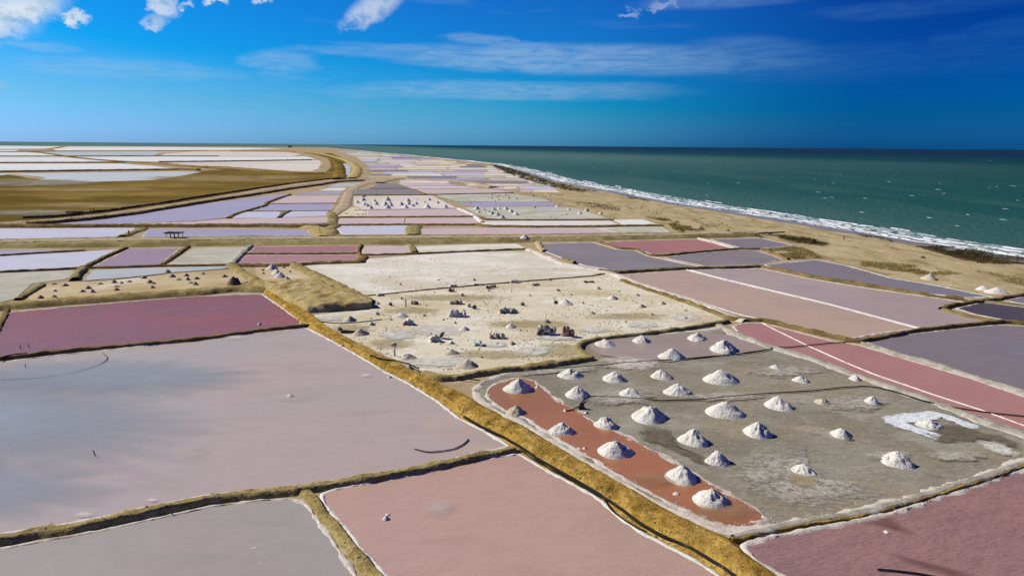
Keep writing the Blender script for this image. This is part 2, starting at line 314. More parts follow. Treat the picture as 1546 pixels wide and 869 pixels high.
MT['sackgreen'] = surf('green_sack', (0.095, 0.319, 0.230), [((0.405, 0.479, 0.410), 3, 0.5, 0.65, 0.7)], 0.8, [(8, 0.03)])
MT['sackred'] = surf('red_sack', (0.486, 0.080, 0.064), [((0.297, 0.067, 0.051), 3, 0.45, 0.65, 0.7)], 0.8, [(8, 0.03)])
MT['sackbrown'] = surf('brown_sack', (0.446, 0.319, 0.205), [((0.270, 0.186, 0.115), 3, 0.45, 0.65, 0.7)], 0.85, [(8, 0.03)])
MT['sackdark'] = surf('dark_sack', (0.108, 0.104, 0.096), [((0.216, 0.206, 0.192), 3, 0.5, 0.65, 0.7)], 0.8, [(8, 0.03)])
for nm, cc in dict(skin=(0.11, 0.06, 0.04), shirtdark=(0.03, 0.035, 0.05), shirtred=(0.25, 0.04, 0.03), shirtblue=(0.05, 0.10, 0.2), shirtpale=(0.45, 0.43, 0.4), trouser=(0.035, 0.035, 0.045), trouserbrown=(0.09, 0.07, 0.05), hair=(0.012, 0.010, 0.009), shoe=(0.03, 0.025, 0.02)).items():
    MT[nm] = surf('cloth_' + nm, cc, rough=0.9)


# sea: green over sand near the shore, blue where it is deep far out
def sea_material():
    m = bpy.data.materials.new('sea_water'); m.use_nodes = True
    g = G(m.node_tree); m.node_tree.nodes.remove(m.node_tree.nodes['Principled BSDF'])
    b = g.new('ShaderNodeBsdfDiffuse'); mo = m.node_tree.nodes['Material Output']
    pos = g.new('ShaderNodeNewGeometry').outputs['Position']
    sp = g.new('ShaderNodeSeparateXYZ'); g.link(pos, sp.inputs[0])
    # distance off the shore, which runs along  x = 190 - 0.262 y
    off = g.math('SUBTRACT', g.math('MULTIPLY_ADD', sp.outputs[1], 0.262, sp.outputs[0]), 190.0)
    drift = g.noise(g.mapping(pos, (1, 0.5, 1), 0.25), 0.004, 4, 0.55)
    off2 = g.math('ADD', off, g.math('MULTIPLY', g.math('SUBTRACT', drift, 0.5), 300.0))
    c = g.mix(g.rng(off2, 0, 700), (0.012, 0.078, 0.063), (0.002, 0.052, 0.046))
    c = g.mix(g.rng(off2, 500, 3500), c, (0.001, 0.022, 0.048))
    far_sheen = g.math('MULTIPLY', g.rng(sp.outputs[1], 350, 2200), g.rng(off2, 1500, 300))  # uneven brightness from polariser and vignette, painted into the far sea colour
    c = g.mix(g.math('MULTIPLY', far_sheen, 0.85), c, (0.085, 0.17, 0.145))
    murk = g.noise(g.mapping(pos, (1.5, 0.35, 1), 0.25), 0.012, 5, 0.6)
    c = g.mix(g.math('MULTIPLY', g.rng(murk, 0.45, 0.65), g.rng(off, 900, 0, 0, 0.55)), c, (0.045, 0.110, 0.082))
    c = g.mix(g.math('MULTIPLY', g.rng(off, 150, 10, 0, 0.6), g.rng(drift, 0.3, 0.6, 0.4, 1.0)), c, (0.075, 0.150, 0.118))
    chop = g.noise(g.mapping(pos, (2.6, 1, 1), 0.25), 0.12, 6, 0.65)
    c = g.mix(g.rng(chop, 0.42, 0.7, 0.0, 0.45), c, g.mix(1.0, c, (0.55, 0.6, 0.62), 'MULTIPLY'))
    g.link(c, b.inputs['Color'])
    f1 = g.noise(g.mapping(pos, (2.4, 1, 1), 0.25), 0.16, 5, 0.62)
    bn = g.new('ShaderNodeBump'); bn.inputs['Distance'].default_value = 1.1; g.link(f1, bn.inputs['Height'])
    f2 = g.noise(g.mapping(pos, (2.0, 1, 1), 0.35), 0.9, 4, 0.6)
    b2 = g.new('ShaderNodeBump'); b2.inputs['Distance'].default_value = 0.16; g.link(f2, b2.inputs['Height']); g.link(bn.outputs[0], b2.inputs['Normal'])
    g.link(b2.outputs[0], b.inputs['Normal'])
    gloss(g, b, mo, b2.outputs[0], 0.3, 1.33, 0.10)
    return m


def foam_material(name, lo, hi, scale, color=(0.80, 0.82, 0.83)):
    m = bpy.data.materials.new(name); m.use_nodes = True
    g = G(m.node_tree); b = m.node_tree.nodes['Principled BSDF']
    pos = g.new('ShaderNodeNewGeometry').outputs['Position']
    f = g.noise(g.mapping(pos, (2.0, 0.7, 1), 0.25), scale, 6, 0.65, 0.4)
    b.inputs['Base Color'].default_value = (*color, 1); b.inputs['Roughness'].default_value = 0.8
    g.link(g.rng(f, lo, hi), b.inputs['Alpha'])
    return m


def stain_material(name, color, scale, color2=None, bump=0.0, rough=0.8, gain=1.0, gentle=False):
    m = bpy.data.materials.new(name); m.use_nodes = True
    g = G(m.node_tree); b = m.node_tree.nodes['Principled BSDF']
    pos = g.new('ShaderNodeNewGeometry').outputs['Position']
    f = g.noise(g.mapping(pos, (1, 1.4, 1), 0.25), scale, 7, 0.65, 0.3)
    at = g.new('ShaderNodeAttribute'); at.attribute_name = 'fade'
    al = g.math('ADD', g.math('MULTIPLY', at.outputs['Fac'], 0.75), g.math('MULTIPLY_ADD', f, 1.5, -0.9))
    if gentle:
        al = g.math('MULTIPLY', g.rng(at.outputs['Fac'], 0.0, 1.0, 0.0, gain, False), g.rng(f, 0.25, 0.7, 0.45, 1.0))
        g.link(al, b.inputs['Alpha'])
    else:
        g.link(g.rng(al, 0.0, 0.75, 0.0, gain), b.inputs['Alpha'])
    c = (*color, 1)
    if color2: c = g.mix(g.rng(g.noise(pos, scale * 2.7, 6, 0.65), 0.42, 0.62), color, color2)
    g.inp(b.inputs['Base Color'], c); b.inputs['Roughness'].default_value = rough; b.inputs['Specular IOR Level'].default_value = 0.0
    if bump:
        bn = g.new('ShaderNodeBump'); bn.inputs['Distance'].default_value = bump; g.link(g.noise(pos, 5.0, 5, 0.6), bn.inputs['Height']); g.link(bn.outputs[0], b.inputs['Normal'])
    return m


MT['stainwhite'] = stain_material('salt_stain', (0.561, 0.542, 0.482), 0.8, (0.476, 0.456, 0.404))
MT['staincrust'] = stain_material('crust_stain', (0.409, 0.383, 0.326), 1.0, (0.238, 0.218, 0.173), 0.06)
MT['stainlumpy'] = stain_material('lumpy_salt', (0.595, 0.554, 0.492), 1.0, (0.357, 0.319, 0.271), 0.10)
MT['stainbloom'] = stain_material('salt_bloom', (0.62, 0.58, 0.57), 1.6, None, gain=0.75, gentle=True)
MT['stainmilk'] = stain_material('milky_brine', (0.52, 0.46, 0.44), 0.5, None, gain=0.5, gentle=True)
MT['skysheen'] = stain_material('painted_sky_sheen', (0.29, 0.335, 0.40), 0.03, None, gain=1.0, gentle=True)  # blue sky reflection on the mauve pond, painted as colour
MT['stainochre'] = stain_material('ochre_mud', (0.40, 0.33, 0.18), 0.7, (0.32, 0.25, 0.12), gain=0.6)
MT['staindark'] = stain_material('dark_mud', (0.115, 0.10, 0.075), 0.7, (0.17, 0.145, 0.10))
MT['stainslush'] = stain_material('raked_salt', (0.68, 0.71, 0.72), 1.4, (0.46, 0.49, 0.50), 0.08)
MT['stainpale'] = stain_material('pale_salt', (0.625, 0.625, 0.550), 0.9, (0.475, 0.463, 0.388), 0.05)
MT['staintan'] = stain_material('tan_soil', (0.33, 0.25, 0.12), 0.03, (0.25, 0.185, 0.08), gain=0.8)
MT['staingrey'] = stain_material('grey_mud', (0.27, 0.26, 0.19), 0.02, (0.20, 0.185, 0.13), gain=0.85)
MT['stainbrown'] = stain_material('brown_shallows', (0.33, 0.20, 0.115), 0.5, None, gain=0.75, gentle=True)
MT['murk'] = stain_material('dark_pond_tint', (0.16, 0.075, 0.07), 0.8, None, gain=0.7, gentle=True)  # plain dark tint, fading towards the edge of the patch
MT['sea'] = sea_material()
MT['foam'] = foam_material('surf_foam', 0.36, 0.50, 0.30)
MT['foamthin'] = foam_material('thin_foam', 0.42, 0.62, 0.25, (0.62, 0.68, 0.70))
MT['patch'] = foam_material('salt_film', 0.44, 0.62, 1.1, (0.72, 0.69, 0.67))


# ------------------------------------------------------------------ geometry helpers
def P(px, py, z=0.0):
    d = pray(px, py)
    dz = min(d.z, -0.0004)
    t = (z - CAM_H) / dz
    return CAM + Vector((d.x, d.y, dz)) * t


def scale_at(p):
    return (p - CAM).dot(fw) / FPX          # metres to one photo pixel


def tag(o, label=None, cat=None, group=None, kind=None):
    if label: o['label'] = label
    if cat: o['category'] = cat
    if group: o['group'] = group
    if kind: o['kind'] = kind
    return o


def mesh_obj(name, verts, faces, mat, parent=None, smooth=True):
    me = bpy.data.meshes.new(name)
    me.from_pydata([tuple(v) for v in verts], [], faces)
    for m in (mat if isinstance(mat, (list, tuple)) else [mat]):
        me.materials.append(MT[m] if isinstance(m, str) else m)
    if smooth:
        me.polygons.foreach_set('use_smooth', [True] * len(me.polygons))
    me.update()
    o = bpy.data.objects.new(name, me); col.objects.link(o)
    if parent is not None: o.parent = parent
    return o


def chaikin(pts, closed, n=2):
    """rounds the corners of a line, each by no more than a metre or so near by"""
    if n:
        q = []
        m = len(pts)
        for i in range(m if closed else m - 1):
            a, b = pts[i], pts[(i + 1) % m]
            L = (b - a).length
            c = max(0.7, (a - CAM).length / 110.0)
            q.append(a)
            if L > 3 * c:
                q.append(a.lerp(b, c / L)); q.append(a.lerp(b, 1 - c / L))
        if not closed: q.append(pts[-1])
        pts = q
    for _ in range(n):
        q = []
        m = len(pts)
        if not closed: q.append(pts[0])
        for i in range(m if closed else m - 1):
            a, b = pts[i], pts[(i + 1) % m]
            q.append(a * 0.75 + b * 0.25); q.append(a * 0.25 + b * 0.75)
        if not closed: q.append(pts[-1])
        pts = q
    return pts


def resample(pts, closed, lo=0.35, div=260.0):
    q = []
    m = len(pts)
    for i in range(m if closed else m - 1):
        a, b = pts[i], pts[(i + 1) % m]
        L = (b - a).length
        step = max(lo, min((a - CAM).length, (b - CAM).length) / div)
        n = max(1, min(400, int(L / step)))
        for k in range(n): q.append(a.lerp(b, k / n))
    if not closed: q.append(pts[-1])
    return q


def nz(p, s, seed=0.0):
    return mnoise.noise(Vector((p.x * s + seed * 3.1, p.y * s - seed * 1.7, seed)))


SC = [0]


def lay(base):
    """every flat sheet gets a level of its own"""
    SC[0] += 1
    return base + (SC[0] % 60) * 0.0015


def polygon(name, px, mat, z, label, kind='structure', smooth=2, wob=0.12, parent=None, cat=None):
    pts = [P(x, y) for x, y in px]
    pts = resample(chaikin(pts, True, smooth), True)
    z = lay(z)
    v = []
    for p in pts:
        s = max(1.0, (p - CAM).length / 120.0) * wob
        s = min(s, 2.0)
        v.append((p.x + s * (nz(p, 0.45 / max(1, s * 4), 1) + 0.5 * nz(p, 1.6, 5)), p.y + s * (nz(p, 0.45 / max(1, s * 4), 9) + 0.5 * nz(p, 1.6, 6)), z))
    o = mesh_obj(name, v, [tuple(range(len(v)))], mat, parent, smooth=False)
    tag(o, label, cat, None, kind)
    return o


def soft_patch(name, px, mat, z, label, kind='structure', wob=0.3):
    """a stain that thins out towards its uneven edge"""
    pts = resample(chaikin([P(x, y) for x, y in px], True, 2), True)
    c = sum(pts, Vector()) / len(pts)
    z = lay(z); n = len(pts); v = []; fade = []; f = []
    soft = mat in ('stainbrown', 'skysheen', 'stainmilk', 'murk', 'stainbloom')
    for k, s_ in enumerate((1.25, 1.0, 0.72, 0.42, 0.12) if soft else (1.15, 0.9, 0.65, 0.4, 0.15)):
        for p in pts:
            q = c + (p - c) * s_ * (1 + 0.25 * nz(p, 0.5, 17) * (1 if k < 2 else 0.3))
            v.append((q.x, q.y, z)); fade.append(((0.0, 0.24, 0.58, 0.88, 1.0) if soft else (0.0, 0.55, 0.85, 1.0, 1.0))[k])
    for k in range(4):
        for i in range(n):
            j = (i + 1) % n
            f.append((k * n + i, k * n + j, k * n + n + j, k * n + n + i))
    f.append(tuple(4 * n + i for i in range(n)))
    o = mesh_obj(name, v, f, mat, smooth=False)
    at = o.data.attributes.new('fade', 'FLOAT', 'POINT'); at.data.foreach_set('value', fade)
    return tag(o, label, None, None, kind)


def prof(t, flat=0.45):
    u = abs(2 * t - 1)
    if u <= flat: return 1.0
    k = (u - flat) / (1 - flat)
    return 1 - k * k * (3 - 2 * k)


def ribbon(name, px=None, width=1.0, height=0.4, mat='bank', label=None, closed=False, left=None, right=None, z0=0.0, nx=9,
           rough=0.14, wv=0.18, flat=0.45, parent=None, kind='structure', lo=0.35, smooth=2, world=None, top=None, zsink=0.03, ragged=1.0, fade=False):
    """an earthen ridge along a line (or between two traced edges); returns the object and its crest points"""
    if left is not None:
        L = resample(chaikin([P(*p) for p in left], False, smooth), False, lo)
        Rr = resample(chaikin([P(*p) for p in right], False, smooth), False, lo)
        n = max(len(L), len(Rr))

        def at(A, t):
            f = t * (len(A) - 1); i = min(int(f), len(A) - 2)
            return A[i].lerp(A[i + 1], f - i)
        rows = [(at(L, i / (n - 1)), at(Rr, i / (n - 1))) for i in range(n)]
    else:
        pts = world if world is not None else [P(*p) for p in px]
        pts = resample(chaikin(pts, closed, smooth), closed, lo)
        rows = []
        n = len(pts)
        for i, p in enumerate(pts):
            a = pts[i - 1] if (closed or i) else p
            b = pts[(i + 1) % n] if (closed or i < n - 1) else p
            d = (b - a); d.z = 0
            if d.length < 1e-6: d = Vector((1, 0, 0))
            d.normalize(); nn = Vector((-d.y, d.x, 0))
            ws = width * max(0.12, 1 + wv * 1.4 * nz(p, 0.5 / max(width, 0.5), 3) + wv * 0.8 * nz(p, 1.7, 13)) * 0.5
            c = p + nn * (width * 0.18 * nz(p, 0.6 / max(width, 0.5), 7))
            rows.append((c + nn * ws, c - nn * ws))
    v = []; f = []; crest = []
    slope_pts.clear()
    n = len(rows)
    for i, (a, b) in enumerate(rows):
        for j in range(nx):
            t = j / (nx - 1)
            p = a.lerp(b, t)
            hh = prof(t, flat)
            e = 0.0 if j in (0, nx - 1) else 1.0
            if j == 0 or j == nx - 1:
                s = min(0.22, 0.2 * width) * ragged
                p = p + Vector((nz(p, 1.1, 11) * s, nz(p, 1.1, 12) * s, 0))
            zz = z0 + height * hh * (1 + 0.35 * nz(p, 0.5, 2)) + e * rough * height * (nz(p, 1.3, 4) + 0.6 * nz(p, 3.7, 8)) * (0.3 + hh)
            if not e: zz = z0 - zsink
            v.append((p.x, p.y, zz))
            if 0.06 < t < 0.34: slope_pts.append(Vector((p.x, p.y, zz)))
            if 0.2 < t < 0.8: crest.append(Vector((p.x, p.y, zz)))
    m = n if closed else n - 1
    for i in range(m):
        k = (i + 1) % n
        for j in range(nx - 1):
            f.append((i * nx + j, k * nx + j, k * nx + j + 1, i * nx + j + 1))
    o = mesh_obj(name, v, f, mat, parent)
    if fade:
        at = o.data.attributes.new('fade', 'FLOAT', 'POINT')
        at.data.foreach_set('value', [min(1.35, 5.5 * min(j / (nx - 1), 1 - j / (nx - 1)), 0.3 * i, 0.3 * (n - 1 - i)) for i in range(n) for j in range(nx)])
    if label: tag(o, label)
    if kind and parent is None: tag(o, kind=kind)
    return o, crest


slope_pts = []


def rim(pond, px, width, mat='crust', height=0.07, smooth=2):
    """white salt crust grown along the edge of a pond: a part of it"""
    o, _ = ribbon('salt_rim', px, width, height, mat, None, True, z0=0.05, nx=5, rough=0.5, wv=0.85, parent=pond, kind=None, smooth=smooth, zsink=0.02)
    return o


def tube(name, px, r, mat, label, cat, group=None, z=0.06, world=None, n=8, parent=None, lo=0.5):
    pts = world if world is not None else [P(x, y) for x, y in px]
    if world is None:
        pts = resample(chaikin(pts, False, 3), False, lo)
        pts = [Vector((p.x + 0.06 * nz(p, 0.7, 1), p.y + 0.06 * nz(p, 0.7, 2), z + r)) for p in pts]
    v = []; f = []
    m = len(pts)
    for i, p in enumerate(pts):
        d = (pts[min(i + 1, m - 1)] - pts[max(i - 1, 0)]).normalized()
        a = d.cross(Vector((0, 0, 1)))
        if a.length < 1e-3: a = Vector((1, 0, 0))
        a.normalize(); b = a.cross(d)
        rr = r[i] if isinstance(r, (list, tuple)) else r
        for k in range(n):
            q = p + (a * math.cos(2 * math.pi * k / n) + b * math.sin(2 * math.pi * k / n)) * rr
            v.append(q)
    for i in range(m - 1):
        for k in range(n):
            f.append((i * n + k, i * n + (k + 1) % n, (i + 1) * n + (k + 1) % n, (i + 1) * n + k))
    f.append(tuple(range(n))[::-1]); f.append(tuple((m - 1) * n + k for k in range(n)))
    o = mesh_obj(name, v, f, mat, parent)
    tag(o, label, cat, group)
    return o


# ------------------------------------------------------------------ sea, ground, beach
SHORE = [(487, 222.6), (530, 226.5), (573, 230.6), (620, 235), (670, 240), (741, 247), (770, 253), (804, 262), (837, 272.5), (901, 284.5), (966, 297), (1030, 308.5),
         (1095, 318), (1140, 325), (1184, 331.5), (1249, 343), (1313, 353), (1378, 364), (1442, 374), (1507, 385), (1546, 391), (1700, 420), (2000, 490), (2500, 640)]
shore_w = resample(chaikin([P(x, y) for x, y in SHORE], False, 2), False, 1.0, 260)
BIG = 120000.0
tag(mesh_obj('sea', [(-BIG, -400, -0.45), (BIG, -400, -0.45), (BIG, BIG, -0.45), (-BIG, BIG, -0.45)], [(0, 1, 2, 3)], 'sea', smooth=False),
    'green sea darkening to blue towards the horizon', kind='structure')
# the land ends a few kilometres out on the left, where a strip of sea lies beyond it
far_edge = [P(x, y) for x, y in [(-900, 212.4), (-500, 214.0), (0, 219.6), (150, 220.4), (260, 221.2), (400, 221.6), (470, 222.2)]]
land = [Vector((-9000, 6500, 0)), Vector((-9000, -300, 0)), Vector((300, -300, 0))] + [Vector((p.x, p.y, 0)) for p in reversed(shore_w)] + [Vector((p.x, p.y, 0)) for p in reversed(far_edge[2:])]
tag(mesh_obj('ground', land, [tuple(range(len(land)))], 'ground', smooth=False), 'sandy brown ground between the salt ponds', kind='structure')
# beach face falling into the water
v = []; f = []
for i, p in enumerate(shore_w):
    a = shore_w[max(i - 1, 0)]; b = shore_w[min(i + 1, len(shore_w) - 1)]
    d = (b - a); d.z = 0; d.normalize(); nn = Vector((-d.y, d.x, 0))
    if nn.x < 0: nn = -nn
    k = 1.0 + 0.5 * nz(p, 0.08, 3)
    for off, zz in ((-7 * k, 0.05), (-3.5 * k, 0.45), (0, 0.05), (3, -0.6)):
        q = p + nn * off; v.append((q.x, q.y, zz))
for i in range(len(shore_w) - 1):
    for j in range(3):
        f.append((i * 4 + j, i * 4 + j + 1, i * 4 + 5 + j, i * 4 + 4 + j))
tag(mesh_obj('wet_shore', v, f, 'wetsand'), 'dark wet sand at the edge of the waves', kind='structure')

polygon('beach', [(1020, 352), (1010, 349), (1000, 342), (975, 333), (920, 330), (880, 322), (850, 312), (840, 300), (815, 296), (790, 285), (770, 272), (745, 260), (715, 250), (741, 249), (770, 255), (804, 264.5), (837, 275), (901, 287), (966, 300), (1030, 311), (1095, 321), (1184, 334), (1313, 356), (1442, 378), (1546, 395), (1700, 425), (2000, 500), (2000, 520), (1700, 470), (1546, 447), (1503, 450), (1410, 429), (1345, 418), (1281, 401), (1233, 391), (1200, 370), (1149, 357), (1080, 357)], 'sand', 0.02, 'pale sandy beach between the ponds and the sea', wob=0.3)
polygon('plain', [(-400, 345), (-400, 262), (0, 262), (80, 274), (160, 272), (250, 263), (300, 258), (340, 256), (420, 259), (470, 262), (490, 262), (500, 252), (498, 243), (490, 236), (478, 232), (500, 231), (516, 238), (524, 248), (518, 262), (510, 268), (470, 273), (400, 284), (290, 303), (160, 322), (60, 333), (0, 336)], 'plain', 0.02, 'ochre dry plain left of the salt ponds', wob=0.4)


# ------------------------------------------------------------------ ponds and pans
def pond(px, mat, label, rimw=0.0, rimmat='crust', name='salt_pond', z=0.05, wob=0.12, smooth=2, rh=0.07):
    o = polygon(name, px, mat, z, label, wob=wob, smooth=smooth)
    if rimw: rim(o, px, rimw, rimmat, rh, smooth)
    return o


A_ = [(-160, 568), (-60, 553), (0, 547), (120, 533), (250, 519.5), (380, 504), (464, 496), (488, 508), (510, 520), (554, 545), (579, 560.5), (616, 579), (660, 606), (691, 631), (731, 651), (769, 674),
      (684, 693), (621, 710), (543, 721), (437, 736), (316, 748), (263, 758), (198, 772), (147, 783), (79, 795), (0, 807), (-160, 832)]
pond(A_, 'mauve', 'huge mauve grey pond filling the left foreground', 0.42, 'crustwhite')
pond([(-160, 856), (0, 829), (79, 815), (158, 800), (237, 783), (316, 765.5), (400, 755), (445, 754), (463, 763), (477, 783), (495, 806), (509, 829), (529, 858), (560, 905), (600, 990), (-160, 1030)], 'palebrine', 'pale pinkish grey pond in the bottom left corner', 0.42, 'crust')
pond([(485, 747), (503, 740), (540, 733), (581, 725.5), (623, 718), (666, 708), (709, 698), (752, 690), (784, 686), (822, 709), (856, 727), (893, 747), (912, 760), (937, 784), (968, 804), (999, 821), (1030, 836), (1060, 853), (1085, 870), (1180, 940), (1260, 1010), (700, 1030), (615, 915), (580, 869), (566, 849), (546, 832), (532, 809), (509, 785), (489, 760)], 'pink', 'salmon pink rippled pond at the bottom centre', 0.36, 'crustwhite')
pond([(1124, 823), (1162, 811), (1224, 800), (1286, 788), (1348, 775), (1409, 754), (1471, 732), (1544, 710), (1700, 665), (1760, 1010), (1350, 1000), (1262, 920), (1183, 871), (1162, 861), (1140, 846), (1126, 832)], 'rose', 'dusky rose rippled pond in the bottom right corner', 0.75, 'crust', rh=0.10)
pond([(11, 473), (97, 464), (193, 456), (290, 448), (395, 444), (420, 461), (456, 487), (450, 491), (400, 498), (290, 512.5), (193, 521.5), (64, 533), (-25, 544), (-12, 515), (3, 490)], 'crimson', 'dark crimson pond above the huge mauve one', 0.4, 'crustwhite')
F_ = [(715, 590), (727, 578), (752, 567), (782, 559), (840, 552), (887, 544), (878, 534), (874, 524), (891, 515), (944, 508.5), (1000, 504), (1059, 499), (1092, 494), (1100, 503), (1131, 515), (1162, 526), (1224, 543.5), (1286, 567), (1349, 589), (1411, 610), (1473, 635), (1546, 661), (1640, 695), (1544, 695), (1487, 716), (1409, 740.5), (1347, 757), (1286, 772), (1224, 784), (1183, 791), (1150, 798), (1118, 802), (1088, 802), (1056, 790), (1010, 767), (964, 742), (918, 716), (871, 688), (828, 663), (794, 641), (760, 626), (728, 608)]
pond(F_, 'greyflat', 'grey drying salt flat dotted with white salt heaps', 0.9, 'crust', 'salt_flat', 0.03, rh=0.05)
RUST = [(735, 594), (740, 585), (754, 578), (782, 571.5), (803, 574), (816, 585), (844, 607), (875, 623), (900, 641), (937, 655), (975, 676), (1005, 691), (1054, 721), (1085, 739), (1131, 764), (1158, 781), (1143, 791), (1118, 796), (1092, 794), (1060, 782), (1014, 760), (967, 735), (921, 709), (875, 681), (831, 656), (797, 633), (763, 619), (740, 604)]
pond(RUST, 'rust', 'narrow rust red pool with salt heaps standing along it', 0.85, 'crust', z=0.09, rh=0.05)
pond([(1107, 493), (1125, 487.5), (1150, 487.5), (1193, 498.5), (1255, 515), (1297, 521), (1349, 537), (1411, 555), (1473, 574), (1546, 599), (1700, 648), (1700, 702), (1546, 653), (1473, 628), (1411, 605), (1349, 584), (1286, 562), (1224, 538), (1171, 524), (1140, 513), (1115, 502)], 'coral', 'long coral pink pond crossed by a thin white salt line', 0.5, 'crust')
pond([(1306, 516), (1380, 504), (1473, 494), (1513, 491), (1546, 493), (1700, 510), (1700, 640), (1546, 590), (1473, 568), (1411, 547), (1349, 531)], 'violet', 'violet slate pond at the right edge beside the coral one', 0.4, 'crust')
pond([(938, 421), (966, 413), (1036, 408), (1091, 422), (1140, 434), (1162, 439), (1255, 461), (1318, 478), (1384, 496), (1318, 505), (1283, 512), (1240, 503), (1193, 492), (1155, 483), (1125, 477), (1100, 470), (1062, 457), (1014, 442), (966, 429)], 'salmon', 'brownish salmon pond right of the cream salt flat', 0.5, 'crustwhite')
pond([(1042, 407.5), (1120, 406.5), (1149, 405.5), (1217, 420), (1313, 436), (1410, 449.5), (1458, 457), (1428, 466), (1457, 477), (1503, 486), (1442, 491), (1390, 495.5), (1318, 476.5), (1255, 459.5), (1162, 437.5), (1091, 420.5)], 'shallow', 'pale mauve grey pond beside the brownish salmon one', 0.45, 'crustwhite')
pond([(1154, 400), (1233, 392.5), (1281, 402), (1345, 420), (1410, 430.5), (1500, 449), (1455, 449.5), (1345, 437), (1233, 419.5), (1180, 407)], 'violet', 'long violet pond along the beach at the right', 0.6, 'crustwhite')
pond([(1444, 466), (1485, 456.5), (1546, 464), (1700, 482), (1700, 505), (1546, 487), (1513, 482.5), (1473, 475)], 'darkslate', 'small dark slate pond at the right edge', 0.4)
pond([(1515, 453.5), (1546, 448.5), (1700, 440), (1700, 470), (1546, 459)], 'violet', 'sliver of violet pond at the right edge below the beach heaps', 0.4)
pond([(814, 368), (895, 366.5), (933, 377), (960, 378.5), (978, 387), (998, 391), (1030, 398), (1058, 403), (1030, 405), (933, 410), (914, 406), (882, 401), (850, 390), (821, 379)], 'slate', 'slate grey pond right of the pale salt flat', 0.5, 'crustwhite')
pond([(909, 366), (966, 363.5), (1052, 361.5), (1105, 375), (1046, 380.5), (985, 384), (962, 375.5), (935, 374.5)], 'brick', 'brick red pond below the cross road', 0.5)
pond([(1002, 389), (1049, 383), (1114, 377.5), (1142, 378), (1182, 391.5), (1149, 400), (1065, 402)], 'slate', 'slate grey pond between the brick red one and the beach', 0.5)
pond([(1072, 361.5), (1140, 360), (1152, 360.5), (1198, 371), (1143, 375.5), (1118, 374.5)], 'violet', 'mauve pond at the foot of the beach by the cross road', 0.5, 'crustwhite')

# centre flats
pond([(452, 402.5), (500, 396), (547, 391.5), (628, 385), (700, 381), (780, 379.5), (799, 380.5), (853, 401), (913, 411.5), (891, 416), (780, 425), (740, 428), (640, 437), (556, 445.5), (530, 445), (512, 436), (489, 424)], 'creampale', 'pale dry salt flat below the cross road', 0.0, name='salt_flat', z=0.03)
T2 = [(556, 447.5), (640, 439), (740, 430), (891, 418), (917, 414), (936, 421), (966, 432), (1014, 447.5), (1062, 465), (1100, 483), (1083, 488), (1031, 497), (968, 505), (894, 512), (874, 518), (868, 525), (876, 534), (884, 541), (782, 556), (720, 563.5), (680, 566), (644, 564), (616, 552), (580, 536), (548, 520), (504, 503), (479, 484), (467, 477), (500, 473), (559, 467.5), (560, 457)]
pond(T2, 'cream', 'cream salt flat with sacks heaps and workers', 0.0, name='salt_flat', z=0.03)
pond([(384, 404), (441, 402.5), (484, 426), (403, 429), (388, 416)], 'sandpan', 'sandy pan with a cluster of grey heaps', 0.0, name='salt_pan')
pond([(627, 372), (700, 369.5), (780, 368), (793, 375), (780, 375.5), (700, 379), (633, 382)], 'creampale', 'narrow cream pan below the cross road', 0.0, name='salt_pan')

# pans left of the main bank
pond([(-60, 414), (0, 412.5), (106, 408.5), (116, 413), (98, 422), (48, 428.5), (24, 451), (0, 457), (-60, 468)], 'greypan', 'greenish grey pan at the left edge', 0.0, name='salt_pan')
pond([(64, 431), (113, 425), (161, 425), (258, 413), (348, 406.5), (375, 425), (340, 434), (290, 438.5), (193, 446), (97, 453), (36, 456), (50, 442)], 'sandpan', 'sandy pan strewn with small dark heaps', 0.0, name='salt_pan')
pond([(128, 423), (134, 415), (140, 408), (225, 404.5), (346, 402), (340, 405.5), (258, 411.5), (200, 418), (161, 423.5)], 'bluegrey', 'bluish film of water on the pan above the small heaps', 0.0)
pond([(-80, 391), (0, 387.5), (129, 380), (180, 376.5), (119, 403), (0, 410), (-80, 413)], 'lilac', 'bright lilac pond at the left edge below the cross road', 0.4, 'crustwhite')
pond([(-80, 380), (0, 379), (104, 377.5), (0, 384.5), (-80, 387)], 'lavender', 'thin lavender sliver of pond at the left edge', 0.0)
pond([(196, 376), (272, 375), (241, 400), (138, 404)], 'dullmauve', 'dull mauve pond between the lilac one and the pale grey pan', 0.5)
pond([(295, 375), (368, 373.5), (346, 399), (250, 400.5)], 'greypan', 'pale grey dry pan left of the red ponds', 0.5, name='salt_pan')
pond([(386, 373), (543, 371), (537, 381), (374, 382)], 'brick', 'upper of the two narrow brick red ponds', 0.4)
pond([(372, 385.5), (540, 384.8), (543, 394), (477, 395.5), (380, 398.5), (354, 399)], 'coral', 'lower of the two narrow red ponds, rose pink', 0.5, 'crustwhite')
pond([(553, 372), (616, 372), (622, 382), (546, 384)], 'pinklilac', 'small mauve pond right of the narrow red ones', 0.5)

